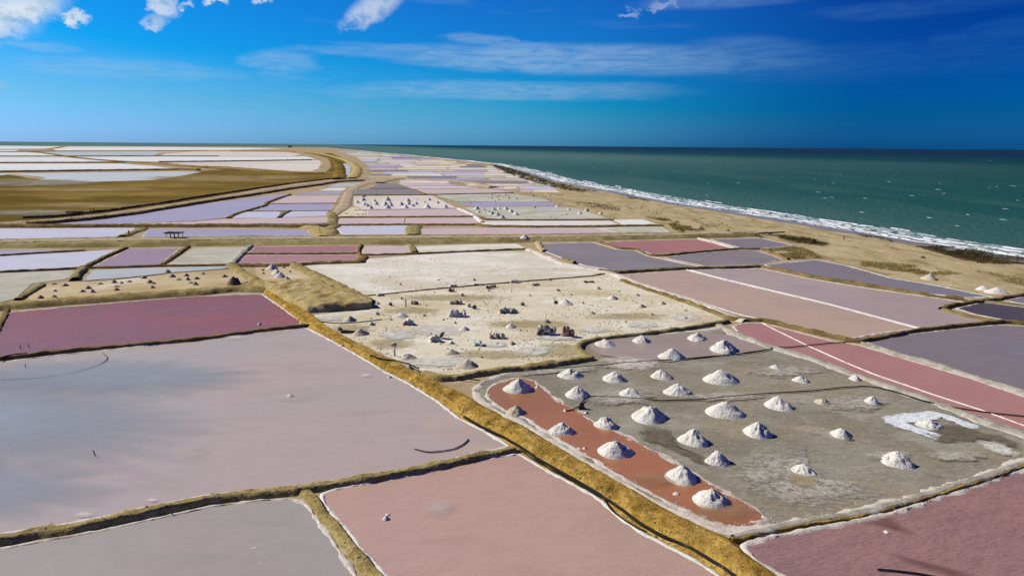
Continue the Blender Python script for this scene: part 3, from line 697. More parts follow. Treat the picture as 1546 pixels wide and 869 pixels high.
# just above the cross road
pond([(-80, 346.5), (0, 345.5), (204, 344.5), (185, 357), (0, 361), (-80, 362)], 'lilac', 'bright lilac pond at the left edge above the cross road', 0.6, 'crustwhite')
pond([(225, 346), (400, 346), (463, 347.5), (471, 356), (400, 355.5), (215, 358)], 'lavender', 'lavender pond behind the thatched shelter', 0.6)
pond([(506, 341.5), (617, 340.8), (619, 353.5), (518, 354)], 'lilac', 'pale lilac pond with bright white lower edge', 0.8, 'crustwhite')
pond([(633, 347), (640, 345), (700, 344.5), (894, 344), (932, 351.5), (780, 353.5), (634, 354)], 'pinklilac', 'long pale pink pond along the top of the cross road', 0.6)
pond([(899, 344), (998, 342.5), (1011, 351), (936, 351.8)], 'greypan', 'grey white pan at the end of the cross road', 0.6, 'crustwhite', name='salt_pan')
pond([(506, 329.8), (611, 329.2), (608, 338.5), (507, 340)], 'pinklilac', 'mauve pink strip pond left of the short white ditch', 0.5)
pond([(616, 329.2), (715, 328.8), (722, 338), (612, 338.8)], 'pinklilac', 'mauve pink strip pond right of the short white ditch', 0.5)
pond([(722, 334), (790, 333.5), (920, 333.5), (938, 340.5), (735, 341.5)], 'whitewarm', 'cream white strip pan above the long pink pond', 0.5, name='salt_pan')
pond([(926, 332), (970, 331.5), (996, 340), (943, 340.5)], 'white', 'bright white pan beside the beach', 0.5, name='salt_pan')
pond([(554, 317.5), (640, 316.3), (693, 315.5), (720, 326), (640, 327), (556, 327.5)], 'pinklilac', 'pink pond just below the row of white heaps', 0.5, 'crustwhite')
pond([(534, 297), (600, 295.8), (652, 295.3), (690, 314.5), (640, 315.5), (548, 317), (534, 311)], 'whitewarm', 'white pan crowded with salt heaps', 0.0, name='salt_pan')
pond([(506, 322), (515, 313), (536, 313), (552, 320), (553, 327), (505, 328)], 'cream', 'small cream pan below the end of the track', 0.0, name='salt_pan')
pond([(534, 293.5), (540, 286.5), (555, 285.7), (622, 285.3), (640, 292.5), (600, 294)], 'slate', 'grey violet pond above the white heaps', 0.5)
pond([(556, 284.5), (572, 277.5), (598, 276.3), (620, 284.3)], 'slate', 'grey violet pond wedge below the curved bank', 0.5)
pond([(602, 276.2), (660, 275.5), (682, 279), (690, 280.3), (612, 280.8)], 'pinklilac', 'pale pink strip pond below the curved bank', 0.4)
pond([(614, 281.3), (692, 280.9), (727, 284.3), (624, 284.8)], 'lilac', 'bright lilac strip pond below the curved bank', 0.4)
pond([(628, 285.8), (740, 285), (775, 290.8), (700, 292), (644, 291.8)], 'pinklilac', 'pink strip pond above the grey heaps pan', 0.4)
pond([(657, 294.5), (700, 293.5), (770, 292.5), (820, 300), (835, 305), (690, 305), (672, 300)], 'greypan', 'grey white pan sprinkled with tiny dark lumps', 0.0, name='salt_pan')
pond([(690, 306), (790, 304.5), (832, 306), (843, 311), (720, 313), (700, 310)], 'lavender', 'grey lavender pool right of the heap pans', 0.0)
pond([(700, 313.5), (760, 312.5), (800, 312), (860, 313), (905, 326), (925, 331), (800, 332), (735, 330)], 'greypan', 'grey white pan with double row of salt heaps', 0.0, name='salt_pan')
pond([(806, 313.5), (838, 312), (848, 316), (812, 318.5)], 'bluegrey', 'small blue puddle near the beach', 0.0)

# left of the track: lavender ponds
pond([(84, 338), (161, 331), (240, 319), (300, 309.5), (370, 300), (430, 293), (438, 294), (402, 307), (395, 311), (345, 327), (340, 329), (290, 334), (200, 337), (129, 339.5)], 'lavender', 'large lavender pond below the ochre plain', 0.6)
pond([(345, 329.5), (370, 320), (418, 319.5), (424, 320), (420, 327), (415, 329.5)], 'lilac', 'pale blue lilac pond with a dark diagonal bank', 0.5)
pond([(436, 319.5), (495, 318.8), (492, 326), (424, 328.5), (428, 324)], 'lilac', 'bright lilac pond beside the end of the track', 0.5, 'crustwhite')
pond([(150, 339), (290, 335.5), (345, 331), (496, 328), (499, 336.5), (380, 338.5), (250, 340)], 'pinklilac', 'pinkish strip pond above the dark cross bank', 0.4)
pond([(406, 308.5), (503, 307.5), (500, 317.8), (376, 318.8), (400, 312)], 'lavender', 'lavender pond in the row left of the track', 0.4)
pond([(408, 306.8), (436, 296), (506, 295), (512, 294.8), (506, 306.5)], 'pinklilac', 'pinkish pond in the row left of the track', 0.4)
pond([(440, 293.6), (470, 289), (514, 289), (513, 293.5)], 'lavender', 'narrow lavender strip above the row left of the track', 0.3)
pond([(480, 288), (500, 283.5), (524, 283.5), (518, 288)], 'white', 'narrow white strip pan beside the track', 0.0, name='salt_pan')
pond([(492, 282.8), (510, 277), (548, 276), (530, 282)], 'bluegrey', 'pale blue pond at the mouth of the canal', 0.4)
pond([(516, 270.5), (518, 262), (520, 252), (518, 246.5), (526.5, 247.5), (529, 253), (528, 262), (527, 270.5)], 'canal', 'narrow blue canal between ochre levees', 0.0, name='canal')

# far white pans on the left
for pts, m, l in [
    ([(-300, 268), (0, 262), (85, 261), (150, 260.4), (260, 259), (305, 259.5), (260, 268), (230, 272), (160, 274), (90, 277), (40, 279), (70, 268), (20, 263), (-300, 290)], 'wetsalt', 'ragged white shallows at the edge of the ochre plain'),
    ([(-300, 247.5), (0, 247), (180, 247), (235, 251), (265, 255.5), (160, 257), (0, 258.5), (-300, 260)], 'white', 'widest white salt pan at the left edge'),
    ([(-300, 237), (0, 236.8), (92, 236.8), (140, 241.5), (178, 245), (0, 245.4), (-300, 246)], 'white', 'white salt pan second from the ochre plain'),
    ([(-300, 230), (0, 229.8), (40, 229.8), (70, 231.5), (95, 235.5), (0, 235.6), (-300, 236)], 'white', 'white salt pan third from the ochre plain'),
    ([(-300, 226.3), (0, 226.2), (26, 226.3), (30, 228.4), (0, 228.6), (-300, 228.8)], 'white', 'thin white salt pan fourth from the ochre plain'),
    ([(-300, 219.5), (0, 220.2), (90, 221.2), (75, 224.8), (0, 225.2), (-300, 225.4)], 'white', 'farthest white salt pan on the left'),
    ([(104, 221.5), (240, 221.8), (380, 223.2), (430, 224.4), (355, 226.2), (240, 227.0), (85, 227.4), (80, 225.2)], 'white', 'long white pan under the horizon'),
    ([(60, 229.4), (230, 228.6), (290, 228.4), (240, 231), (230, 235), (98, 235.2), (80, 231.5)], 'bluegrey', 'blue grey pan between the far white ones'),
    ([(295, 228.6), (430, 229.5), (455, 233.0), (440, 236), (240, 235.6), (250, 232)], 'whitewarm', 'warm greyish pan under the far dark bank'),
    ([(100, 236.8), (240, 236.4), (440, 236.6), (462, 236.2), (478, 240.5), (330, 243.3), (240, 244.2), (190, 243.6), (140, 240)], 'white', 'wide white pan left of the curved levee'),
    ([(250, 245.4), (330, 244.6), (482, 242), (486, 247), (480, 255), (470, 259), (420, 258.5), (360, 254), (300, 250.5)], 'whitewarm', 'warm white pan inside the bend of the levee'),
]:
    pond(pts, m, l, 0.0, name='salt_pan', z=0.08, wob=0.5)

# the patchwork of far pans between the levee and the coast
Lb = [(228, 500), (232, 520), (238, 535), (245, 545), (252, 553), (258, 552), (264, 556), (270, 552), (276, 575)]
Rb = [(228, 540), (232, 575), (238, 630), (245, 690), (252, 742), (258, 765), (264, 782), (270, 800), (276, 820), (283, 830), (290, 838)]


def bound(tab, y):
    for (a, xa), (b, xb) in zip(tab, tab[1:]):
        if a <= y <= b: return xa + (xb - xa) * (y - a) / (b - a)
    return tab[-1][1] if y > tab[-1][0] else tab[0][1]


rnd = random.Random(21)
yy = 228.6
row = 0
far_specs = []
while yy < 291:
    dy = 0.9 + (yy - 226) * 0.060 + rnd.random() * 0.6
    y2 = yy + dy
    ym = (yy + y2) / 2
    x0 = bound(Lb, ym) if ym < 271 else [0, 600, 700, 742, 782][min(4, int((ym - 271) / 5) + 1)]
    x1 = bound(Rb, ym)
    x = x0 + 3
    while x < x1 - 6:
        wdt = min(x1 - x, 12 + rnd.random() * 60 * (0.5 + (ym - 226) / 50))
        if wdt > 7:
            far_specs.append((x, x + wdt, yy, y2 - max(0.25, dy * 0.14)))
        x += wdt + 1.5 + rnd.random() * 4
    yy = y2
kinds = ['whitewarm', 'greypan', 'creampale', 'lilac', 'pinklilac', 'lavender', 'slate', 'cream', 'whitewarm', 'greypan', 'sandpan']
place = {'whitewarm': 'warm white', 'greypan': 'pale grey', 'creampale': 'pale cream', 'lilac': 'lilac', 'pinklilac': 'pinkish', 'lavender': 'lavender', 'slate': 'slate grey', 'cream': 'cream', 'sandpan': 'sandy'}
for (xa, xb, ya, yb) in far_specs:
    m = rnd.choice(kinds[3:7] if 252 < ya < 268 and xa < 660 and rnd.random() < 0.75 else kinds)
    sk = 3 * (yb - ya) * rnd.uniform(0.2, 1.4)
    j = lambda a: a + rnd.uniform(-0.12, 0.12) * (yb - ya)
    o = pond([(xa, j(ya)), ((xa + xb) / 2, j(ya)), (xb, j(ya)), (xb + sk, j(yb)), ((xa + xb) / 2 + sk, j(yb)), (xa + sk * 0.3, j(yb))], m,
             'tiny %s pan in the far patchwork towards the coast' % place[m], 0.0, name='salt_pan', z=0.08, smooth=1, wob=0.5)
    o['group'] = 'far patchwork of %s pans' % place[m]

# ------------------------------------------------------------------ banks
crests = []


def bank(name, *a, tuft=0.0, **k):
    o, c = ribbon(name, *a, **k)
    if tuft: crests.append((c, tuft))
    return o


bank('embankment', left=[(396, 441), (425, 466), (457, 491), (488, 507), (512, 520), (556, 545), (581, 560), (618, 578.5), (662, 606), (693, 630), (733, 650), (776, 676), (822, 707), (858, 725.5), (895, 746), (940, 781), (970, 802), (1000, 818.5), (1030, 834), (1061, 850.5), (1086, 867), (1180, 935), (1270, 1005)],
     right=[(403, 432), (445, 458), (476, 477), (505, 500), (548, 523), (582, 540), (616, 555), (646, 569), (676, 585), (700, 594), (727, 609), (758, 627), (792, 642), (826, 663), (869, 688), (916, 716), (962, 742), (1008, 767), (1056, 791), (1086, 805), (1112, 815), (1126, 832), (1182, 871), (1260, 918), (1330, 970)],
     height=0.55, mat='bank', label='wide ochre bank running from lower right into the distance', nx=17, tuft=1.0, flat=0.45, rough=0.22)
left_slope = [p for p in slope_pts]
bank('embankment', [(-160, 842), (0, 817.5), (79, 804.5), (158, 790.5), (237, 772), (316, 756), (400, 747), (437, 743), (484, 736.5), (543, 727), (623, 714), (709, 695), (778, 680)], 1.45, 0.5, 'frontbank', 'olive bank between the huge mauve pond and the two front ponds', tuft=0.9)
bank('embankment', [(460, 742), (474, 755), (487, 775), (508, 801), (530, 827), (552, 852), (588, 898), (640, 985)], 1.2, 0.36, 'frontbank', 'short bank between the two front ponds', tuft=0.9)
bank('embankment', [(-160, 560), (-60, 549.5), (0, 544), (64, 535), (193, 523.5), (290, 514.5), (400, 500), (466, 492)], 1.3, 0.5, 'darkbank', 'thin dark bank between the crimson and mauve ponds', tuft=0.4)
bank('embankment', [(-120, 478), (-20, 469), (13, 464.5), (97, 457), (193, 450.5), (290, 443), (360, 438), (402, 437)], 5.0, 0.85, 'frontbank', 'broad ochre bank along the top of the crimson pond', tuft=0.5)
bank('embankment', [(-30, 556), (-14, 520), (2, 488), (12, 467)], 1.2, 0.35, 'darkbank', 'short bank at the left end of the crimson pond')
bank('embankment', [(443, 400), (462, 410), (489, 423), (515, 436), (537, 447), (558, 459)], 3.6, 0.75, 'frontbank', 'ochre bank between the sandy pan and the pale flat', tuft=0.4)
bank('embankment', [(349, 401), (366, 413), (386, 424), (403, 435)], 2.8, 0.6, 'frontbank', 'short ochre bank left of the sandy heap pan', tuft=0.3)
bank('embankment', [(352, 402), (380, 402), (444, 401), (477, 398.5), (545, 396.5), (548, 388)], 3.0, 0.6, 'darkbank', 'dark bank under the rose pink pond')
# raised ochre platform with a steep shaded front
bank('earth_platform', left=[(402, 432), (440, 429), (486, 427), (508, 440), (534, 452), (558, 459)], right=[(400, 440), (428, 458), (462, 473), (500, 470.5), (530, 468.5), (562, 465.5)], height=1.35, mat='palebank', label='raised ochre earth platform with a steep dark front', nx=21, flat=0.86, rough=0.06, smooth=1, lo=0.6)

# the cross road and its neighbours
bank('cross_road', left=[(-120, 365), (0, 363), (187, 359.5), (300, 359), (400, 357.5), (472, 358.5), (510, 356.5), (630, 355.5), (780, 355), (895, 353), (1010, 352.8), (1060, 352), (1130, 350)], right=[(-120, 376), (0, 375), (184, 373.5), (371, 371.5), (460, 370), (544, 369.5), (617, 370), (700, 368), (780, 366.5), (815, 365.5), (895, 364.5), (965, 361.5), (1052, 359.8), (1110, 359), (1150, 357)],
     height=0.8, mat='olive', label='olive brown dirt road crossing the ponds from the left edge to the beach', nx=15, flat=0.6, rough=0.22, tuft=0.12)
ribbon('wheel_track', left=[(-120, 367.5), (0, 366), (187, 363), (400, 361), (500, 360.5), (630, 359.5), (780, 358.5), (895, 357), (1010, 356), (1090, 353), (1180, 349)], right=[(-120, 371), (0, 369.5), (187, 366.8), (400, 364.7), (500, 364), (630, 363), (780, 362), (895, 360), (1010, 358.3), (1095, 355.5), (1180, 351)], height=0.06, mat='track', z0=0.84, label='pale worn track along the cross road', nx=5, rough=0.5, zsink=-0.01)
bank('embankment', [(-120, 345), (0, 343), (200, 342.3), (330, 342), (400, 342), (470, 342.5), (505, 341)], 5.0, 1.0, 'darkbank', 'dark bank above the lilac and lavender ponds')
bank('embankment', [(500, 357), (501, 348), (502, 340), (503, 330), (500, 322)], 5.0, 0.7, 'olive', 'olive bank joining the track to the cross road')
bank('embankment', [(466, 343), (480, 347), (490, 353), (495, 358)], 9.0, 0.7, 'palebank', 'ochre corner of earth where the cross bank meets the road')
bank('embankment', [(625, 356), (624, 348), (628, 342)], 6.0, 0.7, 'olive', 'short olive bank between the lilac and pink ponds')
bank('embankment', [(505, 340.5), (620, 339.8), (720, 339.8), (735, 342), (800, 342.8), (895, 342.5), (940, 341.5), (1000, 341)], 3.2, 0.6, 'darkbank', 'dark bank above the long pink pond')
bank('embankment', [(506, 328.5), (612, 328), (720, 327.3), (735, 332), (800, 332.8), (925, 332)], 2.6, 0.5, 'darkbank', 'dark bank above the mauve strip ponds')
bank('embankment', [(535, 317.8), (640, 316), (692, 315), (715, 325), (728, 336)], 2.6, 0.5, 'whitewarm', 'pale bank right of the pink pond')
bank('embankment', [(534, 294.5), (600, 294.6), (654, 294.6), (700, 293), (775, 291.5)], 2.6, 0.5, 'darkbank', 'dark bank above the white heap pan')
bank('embankment', [(572, 276.5), (590, 271.5), (612, 270.3), (650, 271.5), (680, 273.5), (720, 277.5), (745, 283.5)], 9, 0.9, 'track', 'curved pale bank beyond the lilac strips')
bank('embankment', [(557, 285), (620, 284.8), (642, 293)], 2.0, 0.4, 'darkbank', 'thin bank between the two grey violet ponds')
bank('embankment', [(692, 342), (700, 344), (930, 352)], 1.0, 0.1, 'crust', 'thin pale line by the long pink pond') if False else None
bank('dirt_track', left=[(498, 328), (504, 318), (512, 308), (516, 298), (520, 290), (532, 281), (552, 274), (570, 270.5), (560, 268), (540, 268)], right=[(506, 328), (530, 314), (533, 300), (536, 290), (545, 283), (558, 278), (574, 274), (590, 271), (585, 269), (560, 267)], height=0.5, mat='track', label='wide dirt track curving up from the cross road to the canal', nx=9, flat=0.6)
bank('dirt_track', [(-60, 341), (20, 337), (80, 333), (161, 324.5), (240, 313.5), (290, 305.5), (350, 295.5), (400, 287.5), (440, 281), (480, 276), (510, 272.3), (548, 269.8), (580, 269)], 8.0, 0.5, 'track', 'pale dirt track along the edge of the ochre plain', rough=0.12)
bank('embankment', [(40, 338.5), (80, 337), (130, 333), (161, 329), (200, 324.5), (240, 317.5), (290, 309), (350, 299.5), (400, 292), (436, 286), (480, 280), (510, 275), (548, 273)], 4.5, 1.1, 'darkbank', 'dark bank below the pale dirt track')
bank('embankment', [(35, 329.5), (80, 328), (110, 325), (161, 319), (240, 308), (290, 299.5), (350, 290.5), (400, 283), (440, 277), (480, 272.5), (512, 268.5)], 3.5, 1.0, 'darkbank', 'dark bank above the pale dirt track')
bank('embankment', [(345, 329.5), (358, 323), (372, 319), (400, 311), (404, 306), (420, 300), (438, 294)], 2.6, 0.6, 'darkbank', 'zigzag dark bank between lavender ponds')
bank('embankment', [(422, 329), (428, 323.5), (438, 318.8)], 2.2, 0.6, 'darkbank', 'little diagonal bank between lilac ponds')
for pts in ([(406, 307.6), (506, 307)], [(374, 319.2), (436, 319), (500, 318.4)]):
    bank('embankment', pts, 1.4, 0.3, 'darkbank', 'thin ridge across the lavender pond row', smooth=0)
# levees of the canal
bank('levee', [(512, 271), (514, 262), (513, 252), (508, 245), (498, 239), (480, 234), (462, 231)], 13, 1.6, 'plain', 'ochre levee on the left of the canal', lo=3)
bank('levee', [(532, 270), (538, 262), (540, 254), (532, 246.5), (520, 241), (500, 235.5), (480, 231.5)], 12, 1.4, 'palebank', 'ochre levee on the right of the canal', lo=3)
# dark banks between the far white pans
for pts, wd in [([(-300, 261), (0, 260), (150, 258), (270, 256.5), (300, 257)], 9), ([(-300, 247), (0, 246.3), (190, 245.7)], 9), ([(-300, 236.7), (0, 236.3), (96, 236.2), (240, 235.9), (330, 235.9)], 9),
                ([(-300, 229.6), (0, 229.3), (60, 229.0), (90, 228.2), (230, 227.9), (300, 227.4)], 12), ([(-300, 226), (0, 225.9), (70, 225.3), (95, 222)], 16), ([(240, 244.8), (330, 244), (470, 241.8)], 7),
                ([(350, 228.5), (400, 228.3), (445, 229)], 22), ([(240, 228.2), (290, 227.6), (312, 227.4)], 16)]:
    bank('embankment', pts, wd, 1.6, 'darkbank', 'low dark bank between far white pans', lo=4)['group'] = 'banks between the far white pans'
bank('far_road', [(26, 228.4), (60, 230.5), (100, 236.2), (140, 240.8), (190, 244.5), (240, 247.5), (280, 251.5), (330, 255), (400, 260), (450, 262.5), (490, 262)], 12, 1.2, 'plain', 'ochre road slanting through the far white pans', lo=4)
bank('far_road', [(280, 251), (340, 252.5), (400, 257), (450, 261), (480, 262)], 8, 1.0, 'darkbank', 'darker road branching off beside the warm white pan', lo=4)

# right side
bank('embankment', [(798, 377), (824, 388), (850, 398.5), (884, 405.5), (917, 411.5), (935, 418.5), (966, 430), (1014, 445), (1062, 461.5), (1100, 479), (1126, 485.5)], 2.6, 0.45, 'crust', 'pale salty bank curving along the right of the cream flat')
bank('embankment', [(849, 393), (860, 397), (868, 398)], 2.5, 0.7, 'olive', 'small olive mound of earth at the slate pond')
bank('embankment', [(905, 409.5), (933, 412.5), (985, 409), (1036, 406.3), (1120, 404.3), (1149, 403.3), (1190, 411), (1233, 420.3), (1345, 438), (1410, 448.5), (1455, 453)], 1.7, 0.6, 'darkbank', 'long dark bank between slate and salmon ponds')
bank('embankment', [(938, 424), (966, 434), (1014, 449.5), (1062, 466.5), (1100, 482), (1130, 485), (1152, 484.5), (1193, 494.5), (1240, 505.5), (1283, 515), (1302, 516.5), (1340, 508.5), (1384, 500.5), (1473, 490.3), (1513, 487), (1560, 490), (1700, 507)], 1.35, 0.55, 'darkbank', 'dark bank winding between salmon coral and violet ponds', tuft=0.2)
bank('embankment', [(1423, 468), (1430, 463.5), (1456, 459.5), (1485, 455), (1510, 452.5), (1546, 445.5), (1640, 428)], 1.6, 0.55, 'darkbank', 'dark bank along the small slate pond')
bank('embankment', [(1424, 468), (1457, 477.8), (1500, 485.5), (1520, 487)], 1.5, 0.45, 'olive', 'olive bank between slate and pale mauve ponds')
bank('embankment', [(1486, 456), (1546, 462), (1700, 478)], 1.2, 0.4, 'olive', 'thin olive bank at the right edge')
bank('embankment', [(1085, 491), (1100, 499), (1131, 511), (1162, 524.5), (1224, 541), (1286, 564.8), (1349, 586.5), (1411, 608), (1473, 632), (1546, 658), (1700, 712)], 1.5, 0.32, 'crustgrey', 'pale grey bank between the heap flat and the coral pond')
bank('embankment', [(1302, 519), (1349, 534), (1411, 551), (1473, 571), (1546, 594.8), (1700, 645)], 1.1, 0.36, 'crustgrey', 'pale bank between coral and violet ponds')
bank('embankment', [(1108, 814), (1140, 806), (1183, 797), (1224, 790.5), (1286, 779), (1347, 765.5), (1409, 746.5), (1487, 722), (1544, 702), (1700, 655)], 1.25, 0.34, 'crustgrey', 'pale topped bank between the heap flat and the dusky rose pond', tuft=0.15)
bank('embankment', [(1104, 818), (1140, 809.5), (1183, 800.5), (1224, 794), (1286, 782.5), (1347, 769), (1409, 750), (1487, 725.5), (1544, 705.5), (1700, 659)], 0.7, 0.30, 'bank', 'grassy ochre foot of the bank by the dusky rose pond', tuft=0.7)
bank('embankment', [(1100, 486.5), (1031, 498), (968, 506), (905, 513), (882, 518), (872, 526), (880, 536), (890, 541.5)], 1.5, 0.5, 'olive', 'olive bank between the cream flat and the heap flat', tuft=0.3)
bank('embankment', [(893, 542), (840, 550.5), (782, 558), (720, 566), (690, 571.5), (660, 573), (640, 567)], 1.8, 0.6, 'frontbank', 'ochre bank leading from the wide bank towards the heap flat', tuft=0.7)
bank('embankment', [(906, 366), (935, 376), (961, 377), (980, 386), (1000, 386.5), (1046, 382), (1112, 376.3), (1150, 376.8), (1190, 392)], 1.6, 0.5, 'darkbank', 'thin dark bank around the brick red pond')
bank('embankment', [(1055, 360), (1082, 367), (1110, 375.5)], 1.2, 0.35, 'crust', 'white salty ridge right of the brick red pond')
bank('embankment', [(985, 388), (1015, 394), (1055, 402.5)], 1.0, 0.15, 'crust', 'white salty ridge between the two slate ponds')
bank('embankment', [(812, 366), (816, 374), (822, 380)], 2.2, 0.5, 'palebank', 'ochre earth at the left tip of the slate pond')
# left pans
for pts, wd, hh, mt, l in [
    ([(190, 374.5), (160, 388), (127, 405)], 1.8, 0.5, 'darkbank', 'dark bank between the lilac and mauve ponds'),
    ([(284, 373.5), (264, 387), (245, 401)], 1.8, 0.5, 'darkbank', 'dark bank between the mauve pond and the pale pan'),
    ([(377, 372), (366, 384), (350, 400)], 2.2, 0.6, 'crustgrey', 'pale rubbly bank left of the red ponds'),
    ([(-80, 413), (0, 411.5), (60, 408.5), (119, 405.5), (180, 404), (242, 402), (346, 400.8)], 1.6, 0.45, 'darkbank', 'thin dark bank above the grey and blue pans'),
    ([(-80, 389), (0, 386), (60, 382.3), (129, 378.5)], 1.4, 0.4, 'darkbank', 'thin dark bank across the lilac ponds'),
    ([(370, 383.7), (450, 383.6), (541, 383)], 1.3, 0.4, 'darkbank', 'thin dark bank between the two narrow red ponds'),
    ([(545, 370), (541, 380), (545, 391)], 1.4, 0.5, 'darkbank', 'short bank right of the narrow red ponds'),
    ([(545, 385.5), (580, 384.7), (628, 383.5), (700, 380.2), (780, 376.8), (798, 376.5)], 1.3, 0.4, 'darkbank', 'thin dark bank along the top of the pale flat'),
    ([(619, 370), (626, 382)], 2.5, 0.5, 'olive', 'short olive bank beside the narrow cream pan'),
    ([(124, 407), (118, 415), (112, 424)], 2.8, 0.8, 'olive', 'ochre lump of bank in the pans at the left'),
    ([(66, 430), (50, 440), (28, 453)], 1.8, 0.5, 'olive', 'ochre bank right of the greenish grey pan'),
    ([(120, 425), (200, 419), (258, 412.5), (346, 406)], 0.8, 0.2, 'crustgrey', 'faint ridge below the bluish pan'),
    ([(556, 446.5), (600, 442.5), (640, 438), (700, 432.5), (740, 429), (800, 424), (891, 417), (915, 413)], 0.9, 0.2, 'darkbank', 'faint dark ridge across the big cream flat'),
]:
    bank('embankment', pts, wd, hh, mt, l)

# ------------------------------------------------------------------ salt patches lying on the flats and ponds
ribbon('salt_sheet', [(1428, 664), (1402, 656), (1372, 647), (1344, 636), (1366, 631), (1392, 629), (1418, 627), (1442, 635), (1464, 643.5), (1486, 651)], 2.5, 0.05, 'stainslush', 'bright raked salt sheet around a heap', z0=0.10, nx=13, rough=0.5, wv=0.4, flat=0.75, smooth=1, lo=0.15, ragged=2.0, fade=True, zsink=-0.01)
soft_patch('salt_sheet', [(1470, 669), (1490, 667), (1515, 671), (1530, 681), (1546, 687), (1544, 694), (1510, 690), (1480, 678)], 'stainpale', 0.14, 'pale oval salt sheet in the right corner of the flat')
soft_patch('salt_sheet', [(898, 546), (915, 541), (945, 539), (975, 541), (1003, 548), (1000, 555), (975, 562), (940, 563), (918, 557)], 'stainlumpy', 0.14, 'lumpy pale salt sheet near the top of the heap flat')
soft_patch('salt_sheet', [(770, 570), (800, 561), (870, 554), (905, 551), (918, 556), (900, 562), (850, 563), (815, 567)], 'staincrust', 0.14, 'pale crust beside the end of the rust pool')
soft_patch('salt_sheet', [(880, 602), (900, 594), (940, 590), (980, 590), (990, 600), (975, 610), (930, 614), (895, 612)], 'staincrust', 0.14, 'pale crust around the heap by the pump')
polygon('shallow_pool', [(888, 521), (905, 514), (960, 508), (1040, 504), (1095, 506), (1130, 517), (1158, 528), (1120, 534), (1060, 541), (1010, 547), (960, 545), (905, 537)], 'shallowbrown', 0.09, 'shallow mauve pool at the top of the heap flat', wob=0.3)
soft_patch('damp_patch', [(1105, 700), (1150, 678), (1215, 676), (1225, 700), (1260, 722), (1330, 735), (1330, 752), (1250, 768), (1190, 776), (1150, 760), (1120, 738)], 'staincrust', 0.075, 'greyish salt crusted patch low on the heap flat')
soft_patch('damp_patch', [(1185, 722), (1200, 712), (1235, 722), (1240, 735), (1215, 740), (1195, 734)], 'stainochre', 0.12, 'brown damp patch at the foot of the heap low on the flat')
soft_patch('damp_patch', [(1380, 640), (1440, 642), (1500, 655), (1546, 668), (1546, 682), (1490, 665), (1430, 672), (1395, 664)], 'staindark', 0.075, 'dark damp mud between the raked salt and the oval sheet')
soft_patch('damp_patch', [(960, 640), (1010, 650), (1030, 680), (1065, 690), (1090, 712), (1060, 705), (1010, 680), (960, 662)], 'staindark', 0.075, 'dark damp mud right of the rust pool')
for x, y, wx, wy, l in [(1090, 775, 50, 16, 'brown shallows at the lower tip of the rust red pool'), (985, 725, 40, 12, 'brown shallows in the lower rust red pool')]:
    soft_patch('pond_streak', [(x + wx * math.cos(t * 0.524), y + wy * math.sin(t * 0.524)) for t in range(12)], 'stainbrown', 0.19, l)
for x, y, wx, wy, l in [(1180, 562, 60, 10, 'pale crusty area around the low heap near the coral pond'), (1290, 610, 55, 12, 'scraped pale mud around the small heap'), (1340, 690, 40, 8, 'pale crust streak near the lumpy heap'), (1440, 690, 50, 9, 'pale crust streak beyond the lumpy heap'), (1090, 600, 70, 7, 'pale crust streak along the long hose'), (1150, 720, 40, 12, 'pale salt veil right of the rust pool')]:
    soft_patch('salt_veil', [(x + wx * math.cos(t * 0.628), y + wy * math.sin(t * 0.628)) for t in range(10)], 'staincrust', 0.12, l)
for x, y, wx, wy, l in [(805, 531, 30, 8, 'pale ring of salt round a little heap'), (747, 521, 24, 5, 'pale ring of salt below the upright sacks'), (897, 499, 26, 5, 'pale oval salt stain on the cream flat'), (970, 491, 28, 6, 'pale oval salt stain right of another'), (840, 510, 36, 6, 'pale salt ring round the big sack piles'), (660, 548, 60, 9, 'whitish wet patch near the bank corner'), (600, 507, 34, 8, 'whitish wet patch near the red sack pile'), (497, 481, 24, 5, 'whitish wet patch under the earth platform'), (1035, 480, 26, 6, 'pale stain at the right tip of the cream flat'), (660, 500, 50, 9, 'whitish dry patch in the middle of the cream flat')]:
    soft_patch('salt_stain', [(x + wx * math.cos(t * 0.628), y + wy * math.sin(t * 0.628)) for t in range(10)], 'stainwhite', 0.10, l)
for x, y, wx, wy, l in [(740, 536, 70, 8, 'ochre mud streak low on the cream flat'), (850, 530, 50, 12, 'ochre mud beside the olive bank corner'), (590, 520, 40, 10, 'ochre mud near the stooping worker'), (800, 490, 80, 7, 'ochre mud streak below the long sack pile'), (680, 450, 90, 6, 'ochre mud streak across the upper cream flat'), (530, 497, 40, 8, 'ochre mud near the fallen timber'), (950, 478, 70, 6, 'ochre mud streak right on the cream flat'), (620, 470, 50, 5, 'ochre mud near the standing worker')]:
    soft_patch('mud_stain', [(x + wx * math.cos(t * 0.628), y + wy * math.sin(t * 0.628)) for t in range(10)], 'stainochre', 0.075, l)
for pts, wd, l in [([(1150, 488), (1180, 503), (1221, 523), (1270, 545), (1318, 565), (1411, 597), (1480, 619), (1546, 643), (1700, 690)], 0.13, 'thin white salt line crossing the coral pond'),
                   ([(1036, 407), (1091, 421.5), (1140, 433.5), (1162, 438.3), (1255, 460.4), (1318, 477.3), (1386, 496)], 0.24, 'straight white salt line between salmon and pale mauve ponds')]:
    ribbon('salt_line', pts, wd, 0.10, 'crustwhite', l, z0=0.06, nx=5, rough=0.5, wv=0.35, smooth=1)
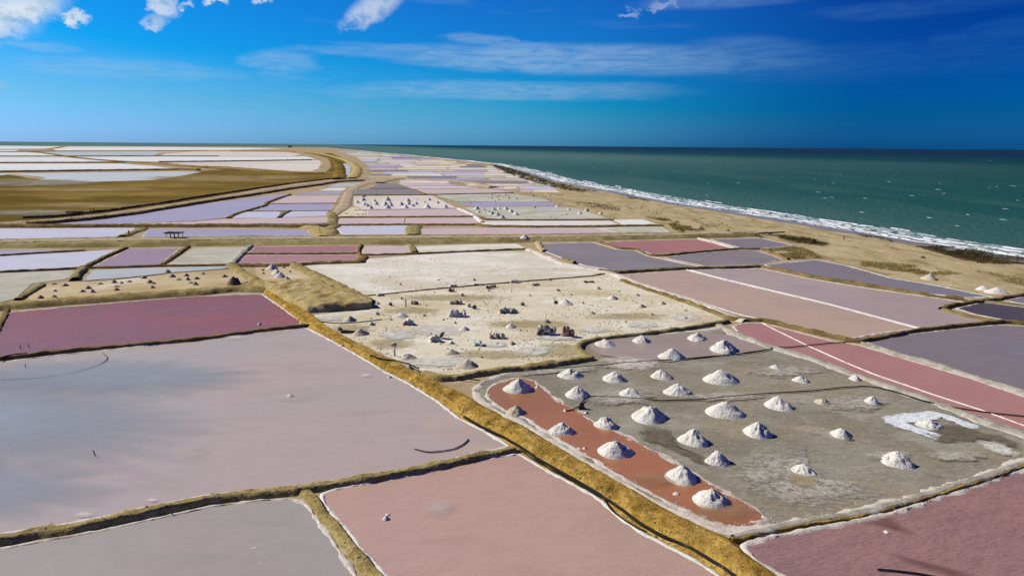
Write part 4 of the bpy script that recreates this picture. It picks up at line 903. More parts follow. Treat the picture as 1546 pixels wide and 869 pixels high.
for x, y, wx, wy, l in [(440, 602, 26, 7, 'whitish salt bloom in the middle of the mauve pond'), (127, 779, 13, 4, 'whitish salt bloom near the lower bank of the mauve pond'), (230, 757, 9, 3, 'small whitish bloom near the lower bank of the mauve pond'), (355, 510, 18, 4, 'whitish bloom at the top of the mauve pond'), (553, 568, 8, 2.5, 'small white bloom beside the wide bank'), (660, 768, 26, 12, 'milky patch in the salmon pink pond'), (75, 600, 26, 9, 'pinkish white bloom at the left of the mauve pond'), (290, 683, 24, 14, 'milky streak in the mauve pond')]:
    soft_patch('salt_bloom', [(x + wx * math.cos(t * 0.524), y + wy * math.sin(t * 0.524)) for t in range(12)], 'stainmilk' if wx > 20 else 'stainbloom', 0.16, l)
soft_patch('pond_streak', [(1336, 835), (1352, 838), (1380, 846), (1430, 858), (1480, 872), (1470, 884), (1420, 868), (1370, 852)], 'murk', 0.16, 'dark streak in the dusky rose pond')
for x, y, wx, wy, l in [(-40, 640, 300, 72, 'painted blue sky sheen at the left of the mauve pond'), (150, 570, 200, 26, 'painted blue sky sheen at the top of the mauve pond'), (-60, 735, 200, 44, 'painted blue sky sheen in the lower left of the mauve pond')]:
    soft_patch('sky_sheen_patch', [(x + wx * math.cos(t * 0.524), y + wy * math.sin(t * 0.524)) for t in range(12)], 'skysheen', 0.16, l)  # reflected sky laid on the pond as painted blue patches
soft_patch('pond_streak', [(1298, 790), (1325, 781), (1345, 780), (1360, 795), (1380, 806), (1360, 806), (1335, 797)], 'murk', 0.16, 'dark patch under the bank of the dusky rose pond')
polygon('wrack_line', [(1383, 372), (1410, 371), (1450, 377), (1500, 384), (1546, 390), (1600, 397), (1600, 410), (1546, 398), (1500, 397), (1450, 392), (1415, 382)], 'weed', 0.10, 'dark weed strewn on the beach by the right edge', wob=0.8)

for x, y, wx, wy, m_, l in [(40, 276, 110, 6, 'staingrey', 'grey green mud at the upper left of the ochre plain'), (330, 270, 120, 6, 'staintan', 'pale tan dry patch at the right of the ochre plain'), (160, 310, 130, 5, 'staintan', 'pale tan dry patch along the lower ochre plain'), (420, 268, 60, 4, 'staintan', 'pale tan dry patch inside the bend of the track'), (120, 287, 160, 3, 'staintan', 'thin tan streak across the ochre plain'), (60, 322, 90, 5, 'staingrey', 'grey green patch at the lower left of the ochre plain')]:
    soft_patch('soil_patch', [(x + wx * math.cos(t * 0.524), y + wy * math.sin(t * 0.524)) for t in range(12)], m_, 0.14, l)
# ------------------------------------------------------------------ surf and whitecaps
rnd = random.Random(5)
v = []; f = []


def foam_strip(i0, i1, off, wd, zz):
    base = None
    for i in range(i0, i1 + 1):
        p = shore_w[i]; a = shore_w[max(i - 1, 0)]; b = shore_w[min(i + 1, len(shore_w) - 1)]
        d = (b - a); d.z = 0; d.normalize(); nn = Vector((-d.y, d.x, 0))
        if nn.x < 0: nn = -nn
        t = (i - i0) / max(1, i1 - i0)
        ww = wd * math.sin(math.pi * min(0.98, max(0.02, t))) ** 0.8 * (1 + 0.6 * nz(p, 0.15, off) + 0.5 * nz(p, 0.5, off))
        o = off + 3.0 * nz(p, 0.04, off + 3) + 1.6 * nz(p, 0.15, off + 1)
        for s in (-0.5, 0, 0.5):
            q = p + nn * (o + s * ww)
            v.append((q.x, q.y, zz + (0.22 if s == 0 else 0.0)))
        k = len(v) - 3
        if base is not None:
            for j in range(2): f.append((base + j, base + j + 1, k + j + 1, k + j))
        base = k


n = len(shore_w)
for off, wd, ln, gap, zz in [(1.5, 2.6, 120, 2, -0.36), (6, 2.4, 50, 12, -0.38), (10, 2.4, 38, 14, -0.38), (15, 2.6, 30, 20, -0.38), (20, 2.0, 18, 34, -0.38), (27, 1.5, 12, 60, -0.38)]:
    i = rnd.randint(0, 6)
    while i < n - 4:
        k = max(3, int(ln * rnd.uniform(0.4, 1.4)))
        foam_strip(i, min(n - 1, i + k), off + rnd.uniform(-1, 1), wd * rnd.uniform(0.6, 1.3), zz + rnd.random() * 0.05)
        i += k + int(gap * rnd.uniform(0.3, 1.7))
tag(mesh_obj('surf', v, f, 'foam'), 'white lines of surf breaking along the shore', kind='stuff')
v = []; f = []
base = None
for i, p in enumerate(shore_w):
    a = shore_w[max(i - 1, 0)]; b = shore_w[min(i + 1, n - 1)]
    d = (b - a); d.z = 0; d.normalize(); nn = Vector((-d.y, d.x, 0))
    if nn.x < 0: nn = -nn
    for s in (0.5, 8, 16, 24 + 5 * nz(p, 0.03, 2)):
        q = p + nn * s; v.append((q.x, q.y, -0.42))
    k = len(v) - 4
    if base is not None:
        for j in range(3): f.append((base + j, base + j + 1, k + j + 1, k + j))
    base = k
tag(mesh_obj('surf_wash', v, f, 'foamthin'), 'thin milky foam washing over the shallows', kind='stuff')
v = []; f = []
for _ in range(170):
    px = rnd.uniform(560, 1700); py = 223 + 120 * rnd.random() ** 1.7
    p = P(px, py)
    off = p.x + 0.262 * p.y - 190
    if off < 35 or p.length > 2500: continue
    L = rnd.uniform(0.6, 2.4) * (1 + p.length / 2500); W = L * rnd.uniform(0.10, 0.22)
    if rnd.random() < 0.12: L *= 1.8; W *= 1.7
    ang = R(-72) + rnd.uniform(-0.5, 0.5)
    ca, sa = math.cos(ang), math.sin(ang)
    k = len(v); m = 9
    v.append((p.x, p.y, -0.30))
    for q in range(m):
        t = 2 * math.pi * q / m
        rx = L * math.cos(t) * rnd.uniform(0.85, 1.1); ry = W * math.sin(t) * rnd.uniform(0.6, 1.3)
        v.append((p.x + rx * ca - ry * sa, p.y + rx * sa + ry * ca, -0.42))
    for q in range(m): f.append((k, k + 1 + q, k + 1 + (q + 1) % m))
tag(mesh_obj('whitecaps', v, f, 'foam'), 'scattered whitecaps on the green sea', kind='stuff')


# ------------------------------------------------------------------ salt heaps
ORD = ('first second third fourth fifth sixth seventh eighth ninth tenth eleventh twelfth thirteenth fourteenth fifteenth sixteenth seventeenth eighteenth nineteenth twentieth '
       'twenty-first twenty-second twenty-third twenty-fourth twenty-fifth twenty-sixth twenty-seventh twenty-eighth twenty-ninth thirtieth').split()
alike = {}
def heap_mesh(seed, mat, nr=11, na=34, lump=0.10, blunt=0.10, notch=None):
    rn = random.Random(seed)
    ph = [rn.uniform(0, 6.28) for _ in range(6)]
    am = [rn.uniform(0.3, 1.0) for _ in range(6)]
    ox, oy = rn.uniform(-0.10, 0.10), rn.uniform(-0.10, 0.10)
    v = [(ox, oy, 1.0)]; f = []
    for i in range(1, nr + 1):
        r = i / nr
        for k in range(na):
            a = 2 * math.pi * k / na
            gul = sum(am[q] * math.sin((q * 2 + 3) * a + ph[q] + 0.8 * r) for q in range(6)) / 3.0
            rr = r * (1 + 0.07 * math.sin(a * 2 + ph[0]) + 0.05 * math.sin(3 * a + ph[1]))
            z = (1 - r) ** 1.0 * (1 + 0.12 * r) - 0.10 * math.sin(math.pi * r) * 0.5
            z = z * (1 - blunt * math.exp(-(r / 0.16) ** 2))
            env = math.sin(math.pi * min(1, r * 1.02)) if r < 1 else 0
            n1 = mnoise.noise(Vector((math.cos(a) * r * 3 + seed, math.sin(a) * r * 3, seed * 1.3)))
            n2 = mnoise.noise(Vector((math.cos(a) * r * 8 + seed, math.sin(a) * r * 8, seed * 2.3)))
            z += env * (lump * 0.35 * gul + lump * 0.8 * n1 + lump * 0.5 * n2)
            if r > 0.9: z = min(z, 0.06)
            if i == nr: z = -0.06; rr *= 1.02
            x = rr * math.cos(a) + ox * (1 - r); y = rr * math.sin(a) + oy * (1 - r)
            if notch:
                da = math.cos(a - notch)
                if da > 0.75 and 0.12 < r < 0.75: z *= 0.55
            v.append((x, y, max(z, -0.06)))
    for k in range(na): f.append((0, 1 + k, 1 + (k + 1) % na))
    for i in range(nr - 1):
        for k in range(na):
            a = 1 + i * na + k; b = 1 + i * na + (k + 1) % na
            f.append((a, a + na, b + na, b))
    me = bpy.data.meshes.new('salt_heap'); me.from_pydata(v, [], f); me.materials.append(MT[mat])
    me.polygons.foreach_set('use_smooth', [True] * len(me.polygons)); me.update()
    return me


def heap(px, py, wpx, hpx, me, label, group=None, z=0.06, name='salt_heap', cat='salt heap'):
    p = P(px, py)
    s = scale_at(p); r = wpx * s / 2
    p = P(px, py) + Vector((0, r * 0.72, 0))
    o = bpy.data.objects.new(name, me); col.objects.link(o)
    o.location = (p.x, p.y, z)
    rr = r * 1.0
    dep = (CAM - p); sinp = dep.z / dep.length
    hh = (hpx * s - r * 0.9 * sinp) / math.sqrt(1 - sinp * sinp)
    o.scale = (rr, rr, max(hh * 1.2, r * 0.50))
    o.rotation_euler = (0, 0, 0)
    alike.setdefault(label, []).append((px, o))
    return tag(o, label, cat, group)


BIGH = [
    (782, 594, 45, 23, 'white heap at the upper end of the rust red pool'),
    (779, 628, 31, 15, 'small greyish heap at the left edge of the rust red pool'),
    (849, 658, 41, 20, 'white heap on the left rim of the rust red pool, below the small greyish one'),
    (932, 692, 55, 27, 'large white heap in the middle of the rust red pool'),
    (916, 648, 38, 19, 'white heap straddling the right rim of the rust red pool'),
    (1033, 731, 54, 28, 'large white heap near the lower end of the rust red pool, right rim'),
    (1080, 769, 57, 30, 'nearest large white heap at the lower tip of the rust red pool'),
    (863, 572, 38, 15, 'white heap on the crust above the pump'),
    (873, 602, 38, 19, 'grey white heap right beside the pump'),
    (929, 577, 37, 16, 'white heap below the lumpy pale salt sheet, left of its neighbour'),
    (955, 602, 40, 16, 'white heap just above the black hose, left one of two'),
    (1002, 573, 33, 15, 'white heap right below the lumpy pale salt sheet'),
    (1028, 598, 43, 19, 'white heap just above the black hose, right one of two'),
    (1095, 580, 54, 22, 'broad white heap between the two hoses'),
    (984, 638, 56, 25, 'broad white heap just below the black hose, left one of two'),
    (1100, 631, 57, 25, 'broad white heap just below the black hose, right one of two'),
    (1051, 673, 46, 25, 'pointed white heap in the middle of the grey flat'),
    (1087, 704, 38, 22, 'white heap near the right rim of the rust red pool, on grey mud'),
    (916, 525, 37, 13, 'white heap at the left end of the shallow mauve pool'),
    (971, 519, 32, 13, 'white heap on the upper bank of the shallow mauve pool'),
    (1017, 544, 42, 18, 'white heap standing on the upper hose'),
    (1055, 516, 33, 13, 'small white heap at the top of the shallow mauve pool'),
    (1098, 534, 46, 21, 'large white heap at the right end of the shallow mauve pool'),
    (1173, 559, 20, 8, 'low white heap right of the broad one, near the coral pond'),
    (1213, 578, 24, 10, 'low white heap above the long hose on the right'),
    (1294, 575, 18, 8, 'little white heap on the rim by the coral pond'),
    (1182, 619, 44, 20, 'white heap with a dug out hollow and spilled foot'),
    (1246, 611, 24, 9, 'low dirty heap right of the dug out one'),
    (1320, 612, 24, 13, 'small white heap amid scraped dark mud'),
    (1149, 661, 43, 24, 'steep pointed white heap right of the middle one'),
    (1275, 661, 32, 14, 'white heap with a dark lump at its foot'),
    (1412, 649, 40, 14, 'white heap inside the bright raked salt sheet'),
    (1219, 719, 39, 17, 'white heap on the damp patch low on the grey flat'),
    (1363, 706, 46, 23, 'lumpy white heap with a shaded blue flank at the lower right'),
]
for i, (x, y, wd, h, l) in enumerate(BIGH):
    lump = 0.18 + 0.12 * ((i * 37) % 5) / 4
    notch = None
    if i == 26: notch = R(40)
    if i == 33: lump = 0.34
    mt = 'heapdirty' if i in (1, 27) else 'heap'
    if i == 8: mt = 'heap'
    heap(x, y, wd, h * 0.97, heap_mesh(i + 1, mt, lump=lump, notch=notch), l, 'white salt heaps on the grey flat', z=0.09)
heap(1352, 690, 18, 7, heap_mesh(90, 'heap', lump=0.3), 'small lump of salt behind the lumpy heap', 'white salt heaps on the grey flat', z=0.09)

T2H = [(615, 544, 27, 10, 'pale dirty heap below the stooping worker'), (617, 558, 15, 7, 'small dark grey heap at the bank corner'), (704, 557, 36, 14, 'largest heap near the lower edge of the cream flat'),
       (543, 507, 27, 11, 'dirty heap right of the fallen timber near the wide bank'), (560, 492, 13, 6, 'small dark heap left of the red sack pile'), (527, 486, 22, 9, 'sandy heap below the earth platform'),
       (568, 476, 11, 5, 'tiny sandy heap above the wet patch'), (604, 480, 24, 8, 'pale heap just behind the red sack pile'), (700, 500, 18, 7, 'pale heap below the tall row of sacks'),
       (682, 536, 22, 9, 'grey white heap between blue sacks and the largest heap'), (750, 521, 11, 4, 'tiny heap in the salt ring below upright sacks'), (771, 496, 19, 7, 'pale heap below the long green sack pile'),
       (855, 461, 24, 9, 'clean pale heap in the upper right of the cream flat'), (926, 453, 18, 7, 'pale heap near the right edge of the cream flat, left one'), (969, 465, 16, 6, 'pale heap near the right edge of the cream flat, lower one'),
       (1001, 460, 13, 5, 'faint heap close to the salmon pond'), (894, 475, 14, 5, 'low dirty heap right of the thin pole'), (1035, 482, 11, 4, 'tiny heap in the right tip of the cream flat'), (962, 447, 11, 4, 'tiny pale heap close to the slate pond bank'),
       (805, 531, 12, 4, 'tiny dark heap in the pale salt ring'), (903, 437, 10, 5, 'dark little heap at the top of the cream flat'), (1035, 470, 9, 3, 'faint speck of a heap near the salmon pond')]
for i, (x, y, wd, h, l) in enumerate(T2H):
    heap(x, y, wd, h, heap_mesh(100 + i, 'heapdirty' if i not in (7, 8, 11, 12, 13) else 'heap', nr=8, na=24, lump=0.2), l, 'heaps on the cream flat', z=0.04)

TINY = [(643, 462), (669, 484), (687, 489), (754, 456), (738, 440), (716, 424), (662, 424), (604, 430), (640, 478), (583, 497), (650, 505), (727, 541), (786, 500), (862, 446), (880, 459), (915, 470), (945, 487), (830, 424), (560, 482), (700, 470), (606, 452), (655, 442), (800, 447), (985, 476), (935, 441), (590, 484)]
small_d = [heap_mesh(200 + i, 'heapdark', 6, 16, 0.25) for i in range(3)]
small_m = [heap_mesh(220 + i, 'heapdirty', 6, 16, 0.25) for i in range(3)]
small_w = [heap_mesh(240 + i, 'heap', 7, 18, 0.2) for i in range(5)]
small_r = [heap_mesh(260 + i, 'rubble', 7, 18, 0.45) for i in range(3)]
Z1 = lambda x, y: (x / 3.1025, 190 + y / 3.1025)
Z2 = lambda x, y: (380 + x / 3.1025, 200 + y / 3.1025)
Z3 = lambda x, y: (740 + x / 3.1025, 200 + y / 3.1025)
ZC = lambda x, y: (480 + x / 5.946, 210 + y / 5.946)
ZD = lambda x, y: (700 + x / 5.946, 230 + y / 5.946)
ZE = lambda x, y: (640 + x / 6.442, 420 + y / 6.442)
for i, (x, y) in enumerate([(250, 778), (297, 753), (405, 766), (463, 745), (248, 806), (180, 811), (245, 746), (380, 781), (428, 783), (538, 758), (538, 773), (528, 738), (562, 741), (667, 717), (695, 738), (713, 743), (708, 762), (800, 711), (832, 725), (868, 706), (875, 725), (888, 741), (915, 721), (910, 747), (945, 697), (1045, 711), (780, 690), (600, 735)]):
    heap(*Z1(x, y), 9 + (i * 7) % 4, 3.6 + (i % 3), small_d[i % 3] if i % 4 else small_m[i % 3], 'small dark heap on the left sandy pan', 'small dark heaps on the sandy pan', z=0.05)
for i, (x, y) in enumerate(TINY):
    heap(x, y, 5 + (i * 5) % 5, 2.2 + (i % 3), (small_d + small_m)[(i * 5) % 6], 'tiny dirty heap strewn over the cream flat', 'tiny heaps on the cream flat', z=0.04)
heap(351, 435, 20, 12, small_r[0], 'jagged dark mound of rubble on the bank above the crimson pond', name='rubble_mound', cat='rubble', z=0.7)
for i, (x, y, wd, h) in enumerate([(408, 407.5, 19, 8), (416, 415, 18, 8), (421, 420, 18, 9), (432, 423, 10, 6)]):
    heap(x, y, wd, h, small_w[i], 'grey salt heap in the cluster on the sandy pan', 'cluster of grey heaps on the sandy pan', z=0.06)
for i, (x, y) in enumerate([(428, 405), (396, 409), (437, 411), (397, 414)]):
    heap(x, y, 6, 3, small_d[i % 3], 'tiny dark lump beside the grey heap cluster', 'dark lumps beside the grey cluster', z=0.06)
for i, (x, y, wd) in enumerate([(400, 555, 60), (410, 520, 40), (415, 600, 55), (440, 608, 55), (470, 632, 60), (355, 575, 40), (505, 565, 50), (520, 592, 55), (620, 555, 70), (600, 600, 70), (640, 585, 55), (650, 605, 60), (620, 628, 70), (745, 595, 60), (805, 565, 60), (810, 590, 55), (785, 622, 65), (850, 606, 45), (880, 590, 50), (960, 572, 25), (995, 552, 45), (980, 620, 75), (1080, 578, 30), (1145, 618, 55), (895, 547, 18)]):
    heap(*ZC(x, y), wd / 5.95, wd / 5.95 * 0.55, small_w[i % 5] if i not in (5, 1, 19, 22, 24) else small_d[i % 3], 'white heap in the crowded far pan', 'crowded heaps on the far white pan', z=0.06)
for i, (x, y, wd) in enumerate([(115, 515, 65), (130, 545, 50), (170, 510, 30), (270, 520, 55), (250, 558, 60), (225, 545, 50), (320, 510, 40), (300, 572, 65), (345, 595, 70), (380, 515, 50), (425, 540, 60), (470, 565, 65), (185, 525, 35), (200, 540, 40)]):
    heap(*ZD(x, y), wd / 5.95, wd / 5.95 * 0.5, small_w[i % 5], 'white heap in the far double row', 'double row of heaps on the far grey pan', z=0.06)
for i, (x, y, wd) in enumerate([(635, 500, 40), (840, 490, 40), (945, 520, 45), (1105, 528, 60), (1045, 555, 50), (1230, 555, 45), (920, 565, 30), (555, 590, 25), (700, 565, 20), (780, 585, 22), (815, 600, 30), (1155, 590, 22), (1345, 590, 25), (1260, 600, 22), (620, 540, 20), (880, 570, 20)]):
    heap(*ZD(x, y), wd / 5.95, wd / 5.95 * 0.45, small_w[i % 5] if i % 3 else small_m[i % 3], 'little heap on the grey pan near the beach', 'little heaps near the beach', z=0.06)
for i in range(26):
    rn = random.Random(400 + i)
    heap(*ZD(rn.uniform(20, 940), rn.uniform(385, 470)), rn.uniform(2.2, 4.5), rn.uniform(1.2, 2.4), (small_d + small_m)[i % 6], 'tiny dark lump on the far grey pan', 'tiny lumps on the far pan', z=0.06)
for i in range(14):
    rn = random.Random(450 + i)
    heap(*ZC(rn.uniform(180, 420), rn.uniform(630, 690)), rn.uniform(2.0, 4.0), rn.uniform(1.2, 2.2), (small_d + small_w)[i % 8], 'tiny lump on the small cream pan by the track end', 'tiny lumps on the small cream pan', z=0.06)
for i, (x, y, wd, h, l) in enumerate([(1408, 423, 24, 9, 'sandy white heap on the beach beside the long violet pond'), (1489, 439, 20, 7, 'flat white heap on the beach, left of a pair'), (1512, 444, 32, 8, 'broad grey white heap on the beach, right of a pair'), (792, 364, 16, 6, 'little white heap on the cross road')]):
    heap(x, y, wd, h, small_w[i] if i else small_m[0], l, z=0.08 if i < 3 else 0.85)
for i, (x, y) in enumerate([(1100, 350), (1112, 352), (1121, 353), (1128, 354), (1060, 346), (1043, 348), (1030, 350), (1395, 390)]):
    heap(x, y, 9, 3.5, small_r[i % 3], 'dark earth heap at the foot of the beach', 'dark earth heaps at the foot of the beach', name='earth_heap', cat='earth heap')
for i, (x, y, wd, h, l) in enumerate([(582, 786, 10, 6, 'white salt lump standing in the salmon pink pond'), (585, 779, 8, 3, 'flat salt lump behind another in the salmon pink pond'), (1022, 749, 11, 5, 'pinkish salt lump beside the nearest large heap'), (883, 679, 8, 4, 'pinkish salt lump on the left rim of the rust pool'),
                                      (854, 622, 8, 4, 'salt lump at the mouth of the pump hose'), (885, 625, 7, 4, 'salt lump just right of the pump'), (811, 587, 7, 4, 'pinkish lump at the upper end of the rust pool'), (1285, 666, 14, 4, 'dark broken lump at the foot of a white heap'), (1340, 806, 9, 3, 'white salt lump in the dusky rose pond'), (1394, 763, 7, 3, 'white salt lump near the bank of the dusky rose pond'),
                                      (66, 1, 0, 0, None), (180, 1, 0, 0, None), (391, 491, 6, 4, 'white lump in the crimson pond near its right end'), (516, 524, 7, 4, 'white lump on the edge of the wide bank, upper one'), (588, 571, 7, 3, 'white lump on the edge of the wide bank, lower one'), (437, 600, 12, 3, 'thin white crust lump in the whitish bloom')]):
    if l: heap(x, y, wd, h, small_w[i % 5] if i != 7 else small_r[1], l, z=0.10 if i != 7 else 0.05, name='salt_lump', cat='salt lump')

for lb, lst in alike.items():
    if len(lst) > 1:
        for k, (_, o) in enumerate(sorted(lst, key=lambda t: t[0])):
            o['label'] = '%s, %s from the left' % (lb, ORD[k])

# ------------------------------------------------------------------ hoses
tube('hose', [(700, 632), (726, 647), (760, 663), (784, 677), (813, 697), (859, 723), (890, 741), (912, 755), (937, 772), (968, 796), (999, 813), (1045, 833), (1091, 861), (1150, 905)], 0.13, 'hose', 'thick black hose along the foot of the wide bank', 'hose', z=0.16)
tube('hose', [(912, 757), (922, 772), (940, 786), (960, 799), (976, 806)], 0.07, 'hose', 'thin black hose looping off the thick one', 'hose', z=0.14)
tube('hose', [(784, 680), (800, 692), (830, 710), (862, 727), (905, 752)], 0.06, 'hose', 'thin black hose lying beside the thick one', 'hose', z=0.16)
tube('hose', [(559, 543), (580, 549), (600, 551), (618, 556), (632, 563)], 0.10, 'hose', 'black hose on the bank corner of the cream flat', 'hose', z=0.55)
tube('hose', [(876, 614), (880, 606), (892, 600), (937, 601), (1000, 606.5), (1060, 604.5), (1120, 598.5), (1162, 595), (1224, 591.6), (1270, 586.5), (1300, 584.5), (1318, 585), (1349, 592), (1395, 607), (1442, 617), (1504, 626), (1546, 630), (1650, 634)], 0.075, 'hose', 'long black hose winding from the pump across the grey flat', 'hose', z=0.11)
tube('hose', [(770, 560), (840, 557.5), (894, 554), (930, 550), (969, 547), (1031, 543.4), (1100, 537), (1130, 534.5), (1153, 531), (1171, 525), (1187, 526), (1255, 519), (1285, 517.5)], 0.075, 'hose', 'black hose along the top of the grey flat', 'hose', z=0.12)
tube('hose', [(-40, 577), (0, 574.5), (64, 571.5), (113, 563.5), (145, 554), (160, 546), (163, 540), (155, 534)], 0.06, 'hosegrey', 'curved salted hose in the upper left of the mauve pond', 'hose', z=0.08)
tube('hose', [(625, 679), (640, 683), (654, 684), (684, 680), (698, 673), (705, 667), (707, 664)], 0.065, 'hosegrey', 'short curved salted hose in the lower right of the mauve pond', 'hose', z=0.08)
tube('hose', [(1324, 861.5), (1350, 864), (1385, 868), (1450, 880)], 0.07, 'hose', 'black hose lying in the dusky rose pond', 'hose', z=0.10)
tube('hose', [(483, 486), (500, 488.5), (520, 489), (545, 487), (577, 483)], 0.07, 'hose', 'black hose lying below the earth platform', 'hose', z=0.08)
tube('hose', [(0, 546), (20, 540), (42, 538.5)], 0.07, 'hose', 'black hose at the left end of the dark bank', 'hose', z=0.5)
tube('hose', [(690, 574), (708, 576), (724, 578)], 0.08, 'hose', 'short black pipe beside the end of the rust pool', 'hose', z=0.3)

# pump by the rust pool: block, cylinder, intake pipe into the pool
pp = P(878, 617)
root = bpy.data.objects.new('water_pump', None); col.objects.link(root); root.location = (pp.x, pp.y, 0.1)
tag(root, 'small dark pump on the rim of the rust red pool', 'pump')


def box(name, c, s, mat, parent=None, bev=0.12, rotz=0.0):
    """box with chamfered vertical and top edges"""
    x, y, z = s[0] / 2, s[1] / 2, s[2] / 2
    b = min(x, y, z) * 2 * bev
    ring = lambda i, zz: [(-x + i, -y + b + 0 * i, zz), (-x + b, -y + i, zz), (x - b, -y + i, zz), (x - i, -y + b, zz), (x - i, y - b, zz), (x - b, y - i, zz), (-x + b, y - i, zz), (-x + i, y - b, zz)]
    v = ring(0, -z) + ring(0, z - b) + ring(b * 0.8, z)
    f = [tuple(range(8))[::-1], tuple(range(16, 24))]
    for l in range(2):
        for k in range(8): f.append((l * 8 + k, l * 8 + (k + 1) % 8, l * 8 + 8 + (k + 1) % 8, l * 8 + 8 + k))
    cr, sr = math.cos(rotz), math.sin(rotz)
    v = [(a * cr - q * sr + c[0], a * sr + q * cr + c[1], h + c[2]) for a, q, h in v]
    return mesh_obj(name, v, f, mat, parent, smooth=False)


box('engine_block', (0, 0, 0.28), (0.55, 0.40, 0.40), 'metal', root)
box('base_frame', (0, 0, 0.05), (0.8, 0.55, 0.08), 'metal', root)
tube('fuel_tank', None, 0.14, 'metal', None, None, world=[Vector((-0.22, 0, 0.58)), Vector((0.22, 0, 0.58))], parent=root)
tube('exhaust', None, 0.04, 'metal', None, None, world=[Vector((0.2, 0.1, 0.45)), Vector((0.25, 0.1, 0.75)), Vector((0.33, 0.1, 0.82))], parent=root)
a = P(855, 622); b = P(868, 619.5)
tube('intake_pipe', None, 0.07, 'hose', None, None, world=[Vector((-0.25, 0, 0.25)), Vector((b.x - pp.x, b.y - pp.y, 0.15)), Vector((a.x - pp.x, a.y - pp.y, 0.03))], parent=root)

# ------------------------------------------------------------------ sacks


def sack_mesh(seed, mat):
    rn = random.Random(seed)
    v = []; f = []; n = 10; m = 7
    for i in range(m):
        t = i / (m - 1)
        r = (math.sin(math.pi * (0.10 + 0.80 * t))) ** 0.55
        if i == m - 1: r = 0.22
        for k in range(n):
            a = 2 * math.pi * k / n
            c, s = math.cos(a), math.sin(a)
            e = 0.75
            x = math.copysign(abs(c) ** e, c) * r * 0.30 * (1 + 0.12 * rn.uniform(-1, 1))
            y = math.copysign(abs(s) ** e, s) * r * 0.22 * (1 + 0.12 * rn.uniform(-1, 1))
            v.append((x, y, 0.95 * t * (1 + 0.02 * rn.uniform(-1, 1))))
    for i in range(m - 1):
        for k in range(n): f.append((i * n + k, i * n + (k + 1) % n, (i + 1) * n + (k + 1) % n, (i + 1) * n + k))
    f.append(tuple(range(n))[::-1])
    # gathered mouth
    k0 = len(v)
    for k in range(n):
        a = 2 * math.pi * k / n
        v.append((0.11 * math.cos(a), 0.09 * math.sin(a), 1.05))
    for k in range(n): f.append(((m - 1) * n + k, (m - 1) * n + (k + 1) % n, k0 + (k + 1) % n, k0 + k))
    f.append(tuple(k0 + k for k in range(n)))
    me = bpy.data.meshes.new('salt_sack'); me.from_pydata(v, [], f); me.materials.append(MT[mat])
    me.polygons.foreach_set('use_smooth', [True] * len(me.polygons)); me.update()
    return me


SM = {k: [sack_mesh(i * 7 + hash(k) % 1 + i, 'sack' + k) for i in range(2)] for k in ('white', 'grey', 'blue', 'green', 'red', 'brown', 'dark')}
CN = dict(white='off white', grey='grey', blue='blue grey', green='green', red='red', brown='brown', dark='black')
# (pixel x, pixel y of the foot, row length in px, layers, lying, colours, where)
PILES = [
    (617, 491, 19, 3, True, ['red', 'blue', 'blue', 'grey', 'white', 'blue', 'brown'], 'in the red pile near the bank'),
    (655, 516, 17, 3, True, ['white', 'blue', 'white', 'blue', 'grey'], 'in the pile with a black board'),
    (690, 479, 23, 2, False, ['white', 'brown', 'grey', 'white', 'grey'], 'in the middle double row'),
    (688, 460, 19, 1, False, ['grey', 'brown', 'grey', 'dark'], 'behind the middle double row'),
    (721, 522, 9, 2, True, ['green', 'white', 'blue'], 'in the little green pile'),
    (748, 512, 20, 1, False, ['grey', 'brown', 'grey', 'dark'], 'in the upright row'),
    (625, 460, 10, 1, False, ['grey', 'brown', 'dark'], 'right of the standing worker'),
    (766, 473, 27, 3, True, ['white', 'green', 'brown', 'blue', 'grey', 'brown', 'green'], 'in the long colourful pile'),
    (826, 507, 27, 3, False, ['dark', 'grey', 'dark', 'dark', 'grey', 'white'], 'in the big dark pile'),
    (857, 509, 18, 3, False, ['brown', 'grey', 'red', 'brown', 'dark'], 'in the brown pile'),
    (571, 447, 8, 1, True, ['grey', 'dark'], 'above the tip of the earth platform'),
    (569, 459, 7, 1, True, ['grey', 'brown'], 'at the tip of the earth platform'),
    (590, 462, 4, 1, False, ['dark'], 'left of the standing worker'),
    (684, 432.5, 10, 1, True, ['blue', 'grey'], 'on the faint ridge, left group'),
    (722, 431, 14, 1, True, ['grey', 'brown', 'white'], 'on the faint ridge, second group'),
    (737, 436.5, 5, 1, False, ['dark', 'brown'], 'just below the faint ridge, middle'),
    (744, 434.5, 5, 1, False, ['brown'], 'just below the ridge, right'),
    (778, 427.5, 14, 1, False, ['white', 'brown', 'grey'], 'on the faint ridge, third group'),
    (808, 431.5, 10, 1, True, ['dark', 'brown', 'grey'], 'on the faint ridge, fourth group'),
    (887, 427, 11, 1, True, ['dark', 'grey'], 'on the faint ridge near slate pond'),
    (842, 439.5, 5, 1, True, ['dark', 'grey'], 'in the upper right cream flat'),
    (681, 441, 6, 1, False, ['dark', 'brown'], 'standing below the left ridge group'),
    (697, 447.5, 3, 1, False, ['grey'], 'above the rear sack row'),
    (708, 464, 5, 1, False, ['brown', 'grey'], 'right of the rear sack row'),
    (716, 467, 4, 1, False, ['dark', 'grey'], 'right of the middle double row'),
    (773, 520, 8, 1, True, ['brown', 'dark'], 'lying right of the salt ring'),
    (681, 519, 7, 1, True, ['white', 'grey'], 'right of the black board'),
    (840, 459, 5, 1, False, ['dark', 'grey'], 'standing left of the clean pale heap'),
    (825, 487, 5, 1, True, ['dark', 'grey'], 'lying at the foot of the thin pole'),
    (789, 462, 4, 1, False, ['dark'], 'right of the long colourful pile'),
]
rnd = random.Random(11)
